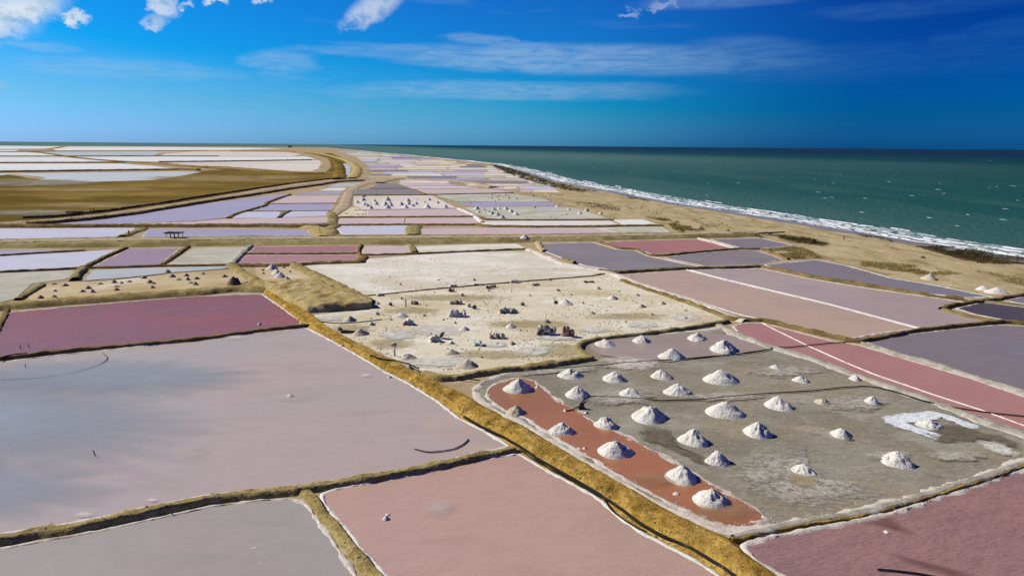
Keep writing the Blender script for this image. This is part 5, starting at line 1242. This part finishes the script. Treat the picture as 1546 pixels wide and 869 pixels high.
for (x, y, ln, layers, lying, cols, where) in PILES:
    p0 = P(x, y); s = scale_at(p0); L = ln * s
    step = 0.62 if lying else 0.46
    n = max(1, int(round(L / step)))
    base_h = 0.40 if lying else 0.92
    for l in range(layers):
        for dpt in range(2 if (n > 4 and l < 2) else 1):
            k = n - (l if lying else 0)
            if layers > 1 and l == layers - 1: k = max(1, int(k * 0.6))
            for i in range(k):
                c_ = cols[(i + l * 2 + dpt) % len(cols)]
                o = bpy.data.objects.new('salt_sack', SM[c_][(i + l) % 2]); col.objects.link(o)
                xx = p0.x - L / 2 + step * (i + 0.5 + (0.5 * l if lying else 0.25 * l)) + rnd.uniform(-0.06, 0.06)
                yy_ = p0.y + 0.35 + dpt * 0.62 + rnd.uniform(-0.08, 0.08)
                if lying:
                    o.location = (xx - 0.45, yy_, 0.22 + l * 0.36)
                    o.rotation_euler = (R(90) + rnd.uniform(-.1, .1), rnd.uniform(-0.1, 0.1), R(90) + rnd.uniform(-0.35, 0.35) if i % 3 else rnd.uniform(-0.3, 0.3))
                    if i % 3 == 0: o.location.x += 0.45; o.location.y += 0.4
                else:
                    o.location = (xx, yy_, 0.03 + l * 0.52)
                    o.rotation_euler = (rnd.uniform(-0.14, 0.14), rnd.uniform(-0.14, 0.14), rnd.uniform(0, 3))
                k_ = rnd.uniform(1.0, 1.25); o.scale = (k_ * (1 if lying else 1.2), k_ * (1 if lying else 1.25), k_ * (rnd.uniform(0.92, 1.05) if lying else rnd.uniform(0.55, 0.7)))
                tag(o, '%s sack %s, %s from left in %s' % (CN[c_], where, ORD[i], ('top rear row' if layers > 1 and l == layers - 1 and dpt else 'top row' if layers > 1 and l == layers - 1 else 'third row' if l == 2 else 'second rear row' if l == 1 and dpt else 'second row' if l == 1 else 'rear row' if dpt else 'front row')), 'sack', 'sacks ' + where)

# black board propped against the sacks
p = P(667, 511)
bo = box('propped_board', (0, 0, 0), (0.08, 0.9, 1.1), 'sackdark'); bo.location = (p.x, p.y, 0.62); bo.rotation_euler = (0, R(28), R(-35))
tag(bo, 'black board propped against the blue sacks', 'board')
p = P(514, 503)
tl = tube('timber_log', None, [0.24, 0.27, 0.2, 0.16], 'wood', 'fallen timber lying beside a dirty heap near the wide bank', 'timber', world=[Vector((0, 0, 0.27)), Vector((0.7, 0.1, 0.3)), Vector((1.5, 0.1, 0.25)), Vector((2.3, 0.3, 0.2))])
tl.location = (p.x, p.y, 0.03)
heap(513, 500, 9, 6, small_r[2], 'dark stump of debris at the end of the fallen timber', name='debris_heap', cat='debris')


# ------------------------------------------------------------------ poles and stakes
def pole(px, py, h, r, label, mat='wood', lean=(0.03, 0.02), name='wooden_pole', cat='pole', z=0.0, group=None):
    p = P(px, py)
    o = tube(name, None, [r * 1.15, r, r * 0.9, r * 0.7], mat, label, cat, group, world=[Vector((0, 0, -0.1)), Vector((lean[0] * h * 0.3 + 0.01, lean[1] * h * 0.3, h * 0.33)), Vector((lean[0] * h * 0.7, lean[1] * h * 0.7 + 0.01, h * 0.7)), Vector((lean[0] * h, lean[1] * h, h))])
    o.location = (p.x, p.y, z)
    return o


pole(824, 485, 1.75, 0.035, 'thin bare pole standing in a salt mound')
pole(772.5, 441, 1.2, 0.05, 'thin stake in a row behind the long colourful pile, farther')
pole(483, 352, 3.6, 0.09, 'pale post at the corner of the cross road')
pole(560, 317, 4.2, 0.10, 'thin mast beside the crowded far heap pan, right')
pole(568, 297, 4.0, 0.10, 'thin mast at the top of the crowded far heap pan')
pole(144, 689, 0.62, 0.05, 'black stake standing in the mauve pond', lean=(-0.3, 0.1), z=0.05)
pole(38.5, 555, 0.5, 0.06, 'short stake near the curved salted hose', z=0.05)
pole(31, 526, 0.5, 0.06, 'left of two short stakes in the crimson pond', z=0.05)
pole(43.5, 524, 0.5, 0.06, 'right of two short stakes in the crimson pond', z=0.05)
pole(260, 778, 0.3, 0.05, 'tiny stake at the edge of the pale bottom left pond', z=0.05)
pole(560, 549, 0.5, 0.04, 'upper of two short stakes on the wide bank', z=0.6)
pole(575, 535, 0.6, 0.04, 'lower of two short stakes on the wide bank', z=0.6)
pole(632, 566, 0.7, 0.04, 'stake at the corner of the cream flat', z=0.5)

# thatched shelters


def shelter(px, py, L, Dp, H, label, rot, nposts=3):
    p = P(px, py)
    root = bpy.data.objects.new('thatched_shelter', None); col.objects.link(root); root.location = (p.x, p.y, 0.3); root.rotation_euler = (0, 0, rot)
    tag(root, label, 'shelter')
    rn = random.Random(int(px))
    for i in range(nposts):
        for s in (-1, 1):
            x = -L * 0.42 + L * 0.84 * i / (nposts - 1)
            tube('post', None, 0.09, 'wood', None, None, world=[Vector((x, s * Dp * 0.4, -0.4)), Vector((x + rn.uniform(-.08, .08), s * Dp * 0.4, H))], parent=root)
    for s in (-1, 1):
        tube('beam', None, 0.07, 'wood', None, None, world=[Vector((-L / 2, s * Dp * 0.4, H)), Vector((L / 2, s * Dp * 0.4, H + 0.05))], parent=root)
    nx, ny = 14, 7
    v = []; f = []
    for top in (0, 1):
        for i in range(nx):
            for j in range(ny):
                e = 0.25 * rn.uniform(-1, 1) if i in (0, nx - 1) or j in (0, ny - 1) else 0
                v.append((-L / 2 + L * i / (nx - 1) + e, -Dp / 2 + Dp * j / (ny - 1) + e, H + 0.08 + top * (0.18 + 0.12 * rn.random()) + 0.12 * math.sin(j / (ny - 1) * math.pi)))
    N_ = nx * ny
    for top in (0, 1):
        for i in range(nx - 1):
            for j in range(ny - 1):
                a = top * N_ + i * ny + j
                f.append((a, a + 1, a + ny + 1, a + ny) if not top else (a, a + ny, a + ny + 1, a + 1))
    per = [i * ny for i in range(nx)] + [(nx - 1) * ny + j for j in range(1, ny)] + [i * ny + ny - 1 for i in range(nx - 2, -1, -1)] + [j for j in range(ny - 2, 0, -1)]
    for a, b in zip(per, per[1:] + per[:1]): f.append((a, b, b + N_, a + N_))
    mesh_obj('roof', v, f, 'thatch', root, smooth=False)
    for i in range(3):
        bo = box('bench', (-L * 0.25 + i * L * 0.25, 0, 0.2), (0.9, 0.5, 0.45), 'rubble', root)
    return root


shelter(114, 331.5, 5.4, 3.4, 2.6, 'thatched pole shelter beside the track at the ochre plain', R(8))
shelter(264, 362.5, 4.7, 3.0, 1.9, 'low thatched pole shelter on the edge of the cross road', R(-4), 4)

# far building under the horizon
p = P(438, 222.6)
root = bpy.data.objects.new('far_building', None); col.objects.link(root); root.location = (p.x, p.y, 0)
tag(root, 'dark little building on the horizon at the far end of the white pans', 'building')
box('wall', (0, 0, 6), (26, 14, 12), 'farwall', root, bev=0.02)
box('roof', (0, 0, 13.2), (28, 16, 2.2), 'rubble', root, bev=0.3)
for i in range(3): box('window', (-8 + i * 8, -7.1, 6.5), (3, 0.4, 3), 'sackdark', root, bev=0.05)


# ------------------------------------------------------------------ people
def person(px, py, label, shirt='shirtdark', trouser='trouser', pose='stand', yaw=0.0, h=1.7, z=0.03, group=None):
    J = {}
    k = h / 1.72
    lean = 0.0; stride = 0.10
    if pose == 'walk': stride = 0.26
    if pose == 'stoop': lean = 0.75
    hip = Vector((0, 0, 0.90)) * k
    def tor(d, side=0.0): return hip + Vector((math.sin(lean) * d, side, math.cos(lean) * d)) * k
    J['pelvis'] = hip
    J['waist'] = tor(0.18); J['chest'] = tor(0.40); J['neck'] = tor(0.56); J['head'] = tor(0.66); J['crown'] = tor(0.80)
    arm = {'stand': (0.02, -0.02), 'walk': (0.18, -0.18), 'stoop': (0.25, 0.2), 'carry': (0.05, 0.05)}[pose]
    for sgn, nm, st in ((1, 'l', stride), (-1, 'r', -stride)):
        J['hip' + nm] = hip + Vector((0, 0.10 * sgn, -0.06)) * k
        J['knee' + nm] = Vector((st * 0.6 + 0.03, 0.11 * sgn, 0.47)) * k
        J['ank' + nm] = Vector((st - 0.02, 0.12 * sgn, 0.08)) * k
        J['toe' + nm] = Vector((st + 0.16, 0.13 * sgn, 0.03)) * k
        J['sho' + nm] = tor(0.47, 0.18 * sgn)
        if pose == 'carry':
            J['elb' + nm] = tor(0.62, 0.30 * sgn) + Vector((0.08, 0, 0)); J['wri' + nm] = tor(0.86, 0.18 * sgn) + Vector((0.05, 0, 0)); J['hand' + nm] = tor(0.94, 0.14 * sgn) + Vector((0.05, 0, 0))
        else:
            a = arm[0] if sgn > 0 else arm[1]
            s0 = J['sho' + nm]
            J['elb' + nm] = s0 + Vector((a * 0.6, 0.06 * sgn, -0.28)) * k; J['wri' + nm] = s0 + Vector((a * 1.6 + 0.05, 0.07 * sgn, -0.53)) * k; J['hand' + nm] = s0 + Vector((a * 1.9 + 0.07, 0.06 * sgn, -0.64)) * k
    rad = dict(pelvis=.15, waist=.135, chest=.155, neck=.06, head=.095, crown=.085, hip=.10, knee=.065, ank=.045, toe=.04, sho=.075, elb=.048, wri=.034, hand=.045)
    names = list(J)
    E = [('pelvis', 'waist'), ('waist', 'chest'), ('chest', 'neck'), ('neck', 'head'), ('head', 'crown')]
    for nm in 'lr':
        E += [('pelvis', 'hip' + nm), ('hip' + nm, 'knee' + nm), ('knee' + nm, 'ank' + nm), ('ank' + nm, 'toe' + nm), ('chest', 'sho' + nm), ('sho' + nm, 'elb' + nm), ('elb' + nm, 'wri' + nm), ('wri' + nm, 'hand' + nm)]
    me = bpy.data.meshes.new('skeleton'); me.from_pydata([J[n_] for n_ in names], [(names.index(a), names.index(b)) for a, b in E], [])
    tmp = bpy.data.objects.new('skeleton', me); col.objects.link(tmp)
    md = tmp.modifiers.new('skin', 'SKIN')
    sk = me.skin_vertices[0].data
    for i, n_ in enumerate(names):
        r_ = rad.get(n_, rad.get(n_[:-1], 0.06)) * k
        sk[i].radius = (r_, r_); sk[i].use_root = (n_ == 'pelvis')
    ms = tmp.modifiers.new('sub', 'SUBSURF'); ms.levels = 1; ms.render_levels = 1
    dg = bpy.context.evaluated_depsgraph_get()
    bm_ = bpy.data.meshes.new_from_object(tmp.evaluated_get(dg))
    bpy.data.objects.remove(tmp)
    bm_.name = 'person'
    bm_.materials.clear()
    for m in (trouser, shirt, 'skin', 'hair', 'shoe'): bm_.materials.append(MT[m])
    neck = J['neck']; head = J['head']
    axis = (J['neck'] - J['pelvis']).normalized()
    for pl in bm_.polygons:
        c_ = pl.center
        t = (c_ - hip).dot(axis) / k
        dist = lambda n_: (c_ - J[n_]).length
        near = min(names, key=dist)
        if near in ('head', 'crown', 'neck'):
            mi = 3 if (near == 'crown' or (c_ - head).dot(Vector((-1, 0, 0.3))) > 0.02) else 2
        elif near[:-1] in ('wri', 'hand', 'elb'): mi = 2
        elif near[:-1] in ('toe', 'ank') and c_.z < 0.10 * k: mi = 4
        elif near[:-1] in ('hip', 'knee', 'ank') or near == 'pelvis': mi = 0
        else: mi = 1
        pl.material_index = mi; pl.use_smooth = True
    o = bpy.data.objects.new('person', bm_); col.objects.link(o)
    p = P(px, py)
    o.location = (p.x, p.y, z); o.rotation_euler = (0, 0, yaw)
    return tag(o, label, 'person', group)


person(613, 464, 'person in dark clothes standing alone left of a sack row', pose='stand', yaw=R(200))
pc = person(596, 538, 'stooping person in dark shorts carrying a load near the pale dirty heap', 'shirtpale', 'trouser', 'carry', R(20), 1.62)
ld = bpy.data.objects.new('carried_sack', SM['grey'][0]); col.objects.link(ld)
ld.location = pc.location + Vector((0.35, 0.0, 1.72)); ld.rotation_euler = (0, R(-78), R(20)); ld.scale = (1.0, 1.2, 0.9)
tag(ld, 'grey sack held on the head of the worker near the bank', 'sack')
person(968.5, 316, 'leftmost of the people walking on the beach', 'shirtdark', 'trouser', 'walk', R(30), z=0.05)
person(979, 319.5, 'person in pale clothes walking second on the beach', 'shirtpale', 'trouserbrown', 'walk', R(200), z=0.05)
person(987.5, 322, 'left one of the pair walking on the beach', 'shirtdark', 'trouser', 'stand', R(200), z=0.05)
person(991.5, 323, 'right one of the pair walking on the beach', 'shirtblue', 'trouser', 'walk', R(190), z=0.05)
person(1274, 363.5, 'lone person in dark clothes on the beach at the right', 'shirtdark', 'trouser', 'walk', R(160), z=0.05)
person(137, 322, 'left one of two people beside the shelter at the ochre plain', 'shirtdark', 'trouser', 'stand', R(10), z=0.5)
person(142, 321.5, 'right one of two people beside the shelter at the ochre plain', 'shirtdark', 'trouserbrown', 'walk', R(120), z=0.5)
person(195, 356, 'person standing on the corner bank of the lilac pond', 'shirtdark', 'trouser', 'stand', R(90), z=0.3)
person(*ZC(1078, 580), 'person working in the crowded far heap pan', 'shirtdark', 'trouser', 'stoop', R(180), z=0.08)
person(*ZC(400, 525), 'person at the upper left of the crowded far heap pan', 'shirtblue', 'trouser', 'stand', R(180), z=0.08)
person(*ZD(858, 492), 'left one of two people on the far pan near the beach', 'shirtdark', 'trouser', 'stand', R(30), z=0.08)
person(*ZD(872, 488), 'right one of two people on the far pan near the beach', 'shirtred', 'trouser', 'stoop', R(30), z=0.08)
bank('embankment', [(186, 357.5), (200, 352), (218, 346)], 4.0, 0.6, 'olive', 'corner bank between the lilac and lavender ponds')

# ------------------------------------------------------------------ dry grass, stones, scrub
rnd = random.Random(3)
v = []; f = []


def tuft(p, hgt, nb, spread):
    for _ in range(nb):
        a = rnd.uniform(0, 6.28); r = spread * rnd.random()
        b = p + Vector((math.cos(a) * r, math.sin(a) * r, -0.03))
        la = rnd.uniform(0, 6.28); ln = hgt * rnd.uniform(0.1, 0.8)
        wv = hgt * rnd.uniform(0.10, 0.22)
        k = len(v)
        t = b + Vector((math.cos(la) * ln, math.sin(la) * ln, hgt * rnd.uniform(0.5, 1.1)))
        sx, sy = -math.sin(la) * wv, math.cos(la) * wv
        v.extend([b + Vector((sx, sy, 0)), b - Vector((sx, sy, 0)), t])
        f.append((k, k + 1, k + 2))


for pts, dens in crests:
    for p in pts:
        d = (p - CAM).length
        if d > 260: continue
        if nz(p, 0.35, 20) + 0.4 * nz(p, 1.2, 21) < 0.02: continue
        if rnd.random() < dens * (0.55 if d < 110 else 0.35):
            tuft(p + Vector((rnd.uniform(-.2, .2), rnd.uniform(-.2, .2), 0)), rnd.uniform(0.05, 0.15), rnd.randint(4, 7), 0.16)
tag(mesh_obj('dry_grass', v, f, 'straw', smooth=False), 'dry ochre grass growing along the banks', kind='stuff')


v = []; f = []
for p in left_slope:
    if (p - CAM).length > 130: continue
    if nz(p, 0.5, 60) + 0.5 * nz(p, 1.5, 61) < 0.03: continue
    if rnd.random() < 0.75:
        tuft(p + Vector((rnd.uniform(-.15, .15), rnd.uniform(-.15, .15), 0)), rnd.uniform(0.08, 0.22), rnd.randint(5, 9), 0.2)
tag(mesh_obj('bank_scrub', v, f, 'scrubpale', smooth=False), 'brown scrubby tufts on the left slope of the wide ochre bank', kind='stuff')


def stones(name, pts, mat, label, smin, smax):
    v = []; f = []
    ico = [(0, 0, 1), (0.9, 0, 0.2), (0.28, 0.85, 0.25), (-0.72, 0.53, 0.2), (-0.72, -0.53, 0.22), (0.28, -0.85, 0.2), (0, 0, -0.4)]
    for p in pts:
        s = rnd.uniform(smin, smax); a = rnd.uniform(0, 6.28); c_, s_ = math.cos(a), math.sin(a)
        k = len(v)
        for (x, y, z) in ico:
            x *= s * rnd.uniform(0.7, 1.3); y *= s * rnd.uniform(0.7, 1.3); z *= s * rnd.uniform(0.5, 0.9)
            v.append((p.x + x * c_ - y * s_, p.y + x * s_ + y * c_, p.z + z))
        for i in range(5):
            f.append((k, k + 1 + i, k + 1 + (i + 1) % 5)); f.append((k + 6, k + 1 + (i + 1) % 5, k + 1 + i))
    return tag(mesh_obj(name, v, f, mat, smooth=False), label, kind='stuff')


pts = []
for c_, dens in crests[:3]:
    for p in c_:
        if rnd.random() < 0.035: pts.append(p)
stones('clods', pts, 'bank', 'small dry clods of earth on the front banks', 0.03, 0.12)


def edge_pts(px, dens, spread, z):
    w_ = resample(chaikin([P(*q) for q in px], True, 2), True)
    r_ = []
    for p in w_:
        if (p - CAM).length > 150: continue
        for _ in range(dens):
            r_.append(Vector((p.x + rnd.gauss(0, spread), p.y + rnd.gauss(0, spread), z)))
    return r_


stones('salt_crumbs', edge_pts(A_, 1, 0.22, 0.09) + edge_pts(RUST, 2, 0.5, 0.11) + edge_pts(F_, 1, 0.5, 0.07), 'crustwhite', 'salt crumbs scattered along the pond rims', 0.015, 0.07)
cl = []
while len(cl) < 2600:
    x, y = rnd.uniform(470, 1100), rnd.uniform(385, 565)
    ins = 0
    poly = T2
    for i in range(len(poly)):
        x1, y1 = poly[i]; x2, y2 = poly[i - 1]
        if (y1 > y) != (y2 > y) and x < (x2 - x1) * (y - y1) / (y2 - y1) + x1: ins ^= 1
    if ins or (y < 445 and 560 < x < 850):
        p = P(x, y)
        if nz(p, 0.12, 31) > -0.05: cl.append(Vector((p.x, p.y, 0.05)))
stones('flat_litter', cl, 'heapdark', 'little dark clods littering the cream flat', 0.04, 0.20)


def scrub(px, n, hgt, mat, label, name='low_scrub', zz=0.05):
    global v, f
    v = []; f = []
    xs = [q[0] for q in px]; ys = [q[1] for q in px]
    made = 0; guard = 0
    W = [P(*q) for q in px]
    x0, x1 = min(q.x for q in W), max(q.x for q in W); y0, y1 = min(q.y for q in W), max(q.y for q in W)
    while made < n and guard < n * 60:
        guard += 1
        x, y = rnd.uniform(x0, x1), rnd.uniform(y0, y1)
        ins = 0
        for i in range(len(W)):
            a, b = W[i], W[i - 1]
            if (a.y > y) != (b.y > y) and x < (b.x - a.x) * (y - a.y) / (b.y - a.y) + a.x: ins ^= 1
        if not ins: continue
        p = Vector((x, y, zz))
        if nz(p, 0.12, 40) < -0.15: continue
        made += 1
        hh = hgt * (0.6 + 0.7 * rnd.random()) * (1 + 0.5 * nz(p, 0.1, 41))
        for _ in range(9):
            c_ = p + Vector((rnd.gauss(0, hh * 0.55), rnd.gauss(0, hh * 0.55), hh * rnd.uniform(0.1, 1.0)))
            k = len(v); s = hh * rnd.uniform(0.18, 0.4)
            for q in range(3):
                v.append(c_ + Vector((rnd.uniform(-s, s), rnd.uniform(-s, s), rnd.uniform(-s, s))))
            f.append((k, k + 1, k + 2))
    return tag(mesh_obj(name, v, f, mat, smooth=False), label, kind='stuff')


scrub([(742, 248.5), (760, 252), (800, 264), (835, 276), (880, 285), (905, 290), (880, 291), (850, 287), (825, 281), (790, 271), (765, 261), (750, 254)], 3600, 1.0, 'scrub', 'dark green brown scrub belt along the far shore')
scrub([(1398, 374), (1440, 374), (1546, 391), (1640, 404), (1640, 414), (1546, 400), (1480, 398), (1430, 385)], 1800, 0.6, 'scrub', 'dark low scrub on the beach at the right edge')
scrub([(1125, 354), (1180, 356), (1225, 362), (1250, 369), (1240, 372), (1190, 365), (1140, 358)], 700, 0.65, 'scrub', 'dark scrub clumps at the head of the cross road')
scrub([(1150, 378), (1200, 372), (1225, 380), (1240, 390), (1200, 392), (1165, 382)], 1700, 0.42, 'scrubpale', 'yellowish dry scrub beside the slate pond')
scrub([(973, 328), (1000, 331), (1026, 336), (1010, 340), (1018, 348), (1060, 349), (1065, 345), (1030, 342), (1000, 334)], 900, 0.6, 'scrubpale', 'olive scrub fringe where the road meets the beach')
scrub([(1300, 395), (1350, 399), (1420, 408), (1450, 414), (1400, 416), (1340, 408), (1300, 402)], 1500, 0.4, 'scrubpale', 'yellowish scrub above the long violet pond')
scrub([(862, 308), (885, 306), (935, 312), (965, 318), (940, 321), (900, 315)], 300, 0.6, 'scrub', 'dark scrub tufts on the upper beach')
scrub([(930, 293), (960, 298), (985, 305), (960, 303)], 160, 0.6, 'scrub', 'dark scrub tufts near the far shoreline')
scrub([(1040, 330), (1085, 334), (1100, 342), (1060, 344)], 260, 0.45, 'scrubpale', 'sparse olive tufts in the middle of the beach')
scrub([(1290, 352), (1340, 360), (1350, 366), (1310, 362)], 300, 0.4, 'scrub', 'dark weed tufts on the upper beach right of the lone walker')
scrub([(1430, 405), (1500, 412), (1546, 420), (1600, 432), (1546, 432), (1480, 420)], 700, 0.35, 'scrubpale', 'sparse yellowish tufts above the beach heaps')
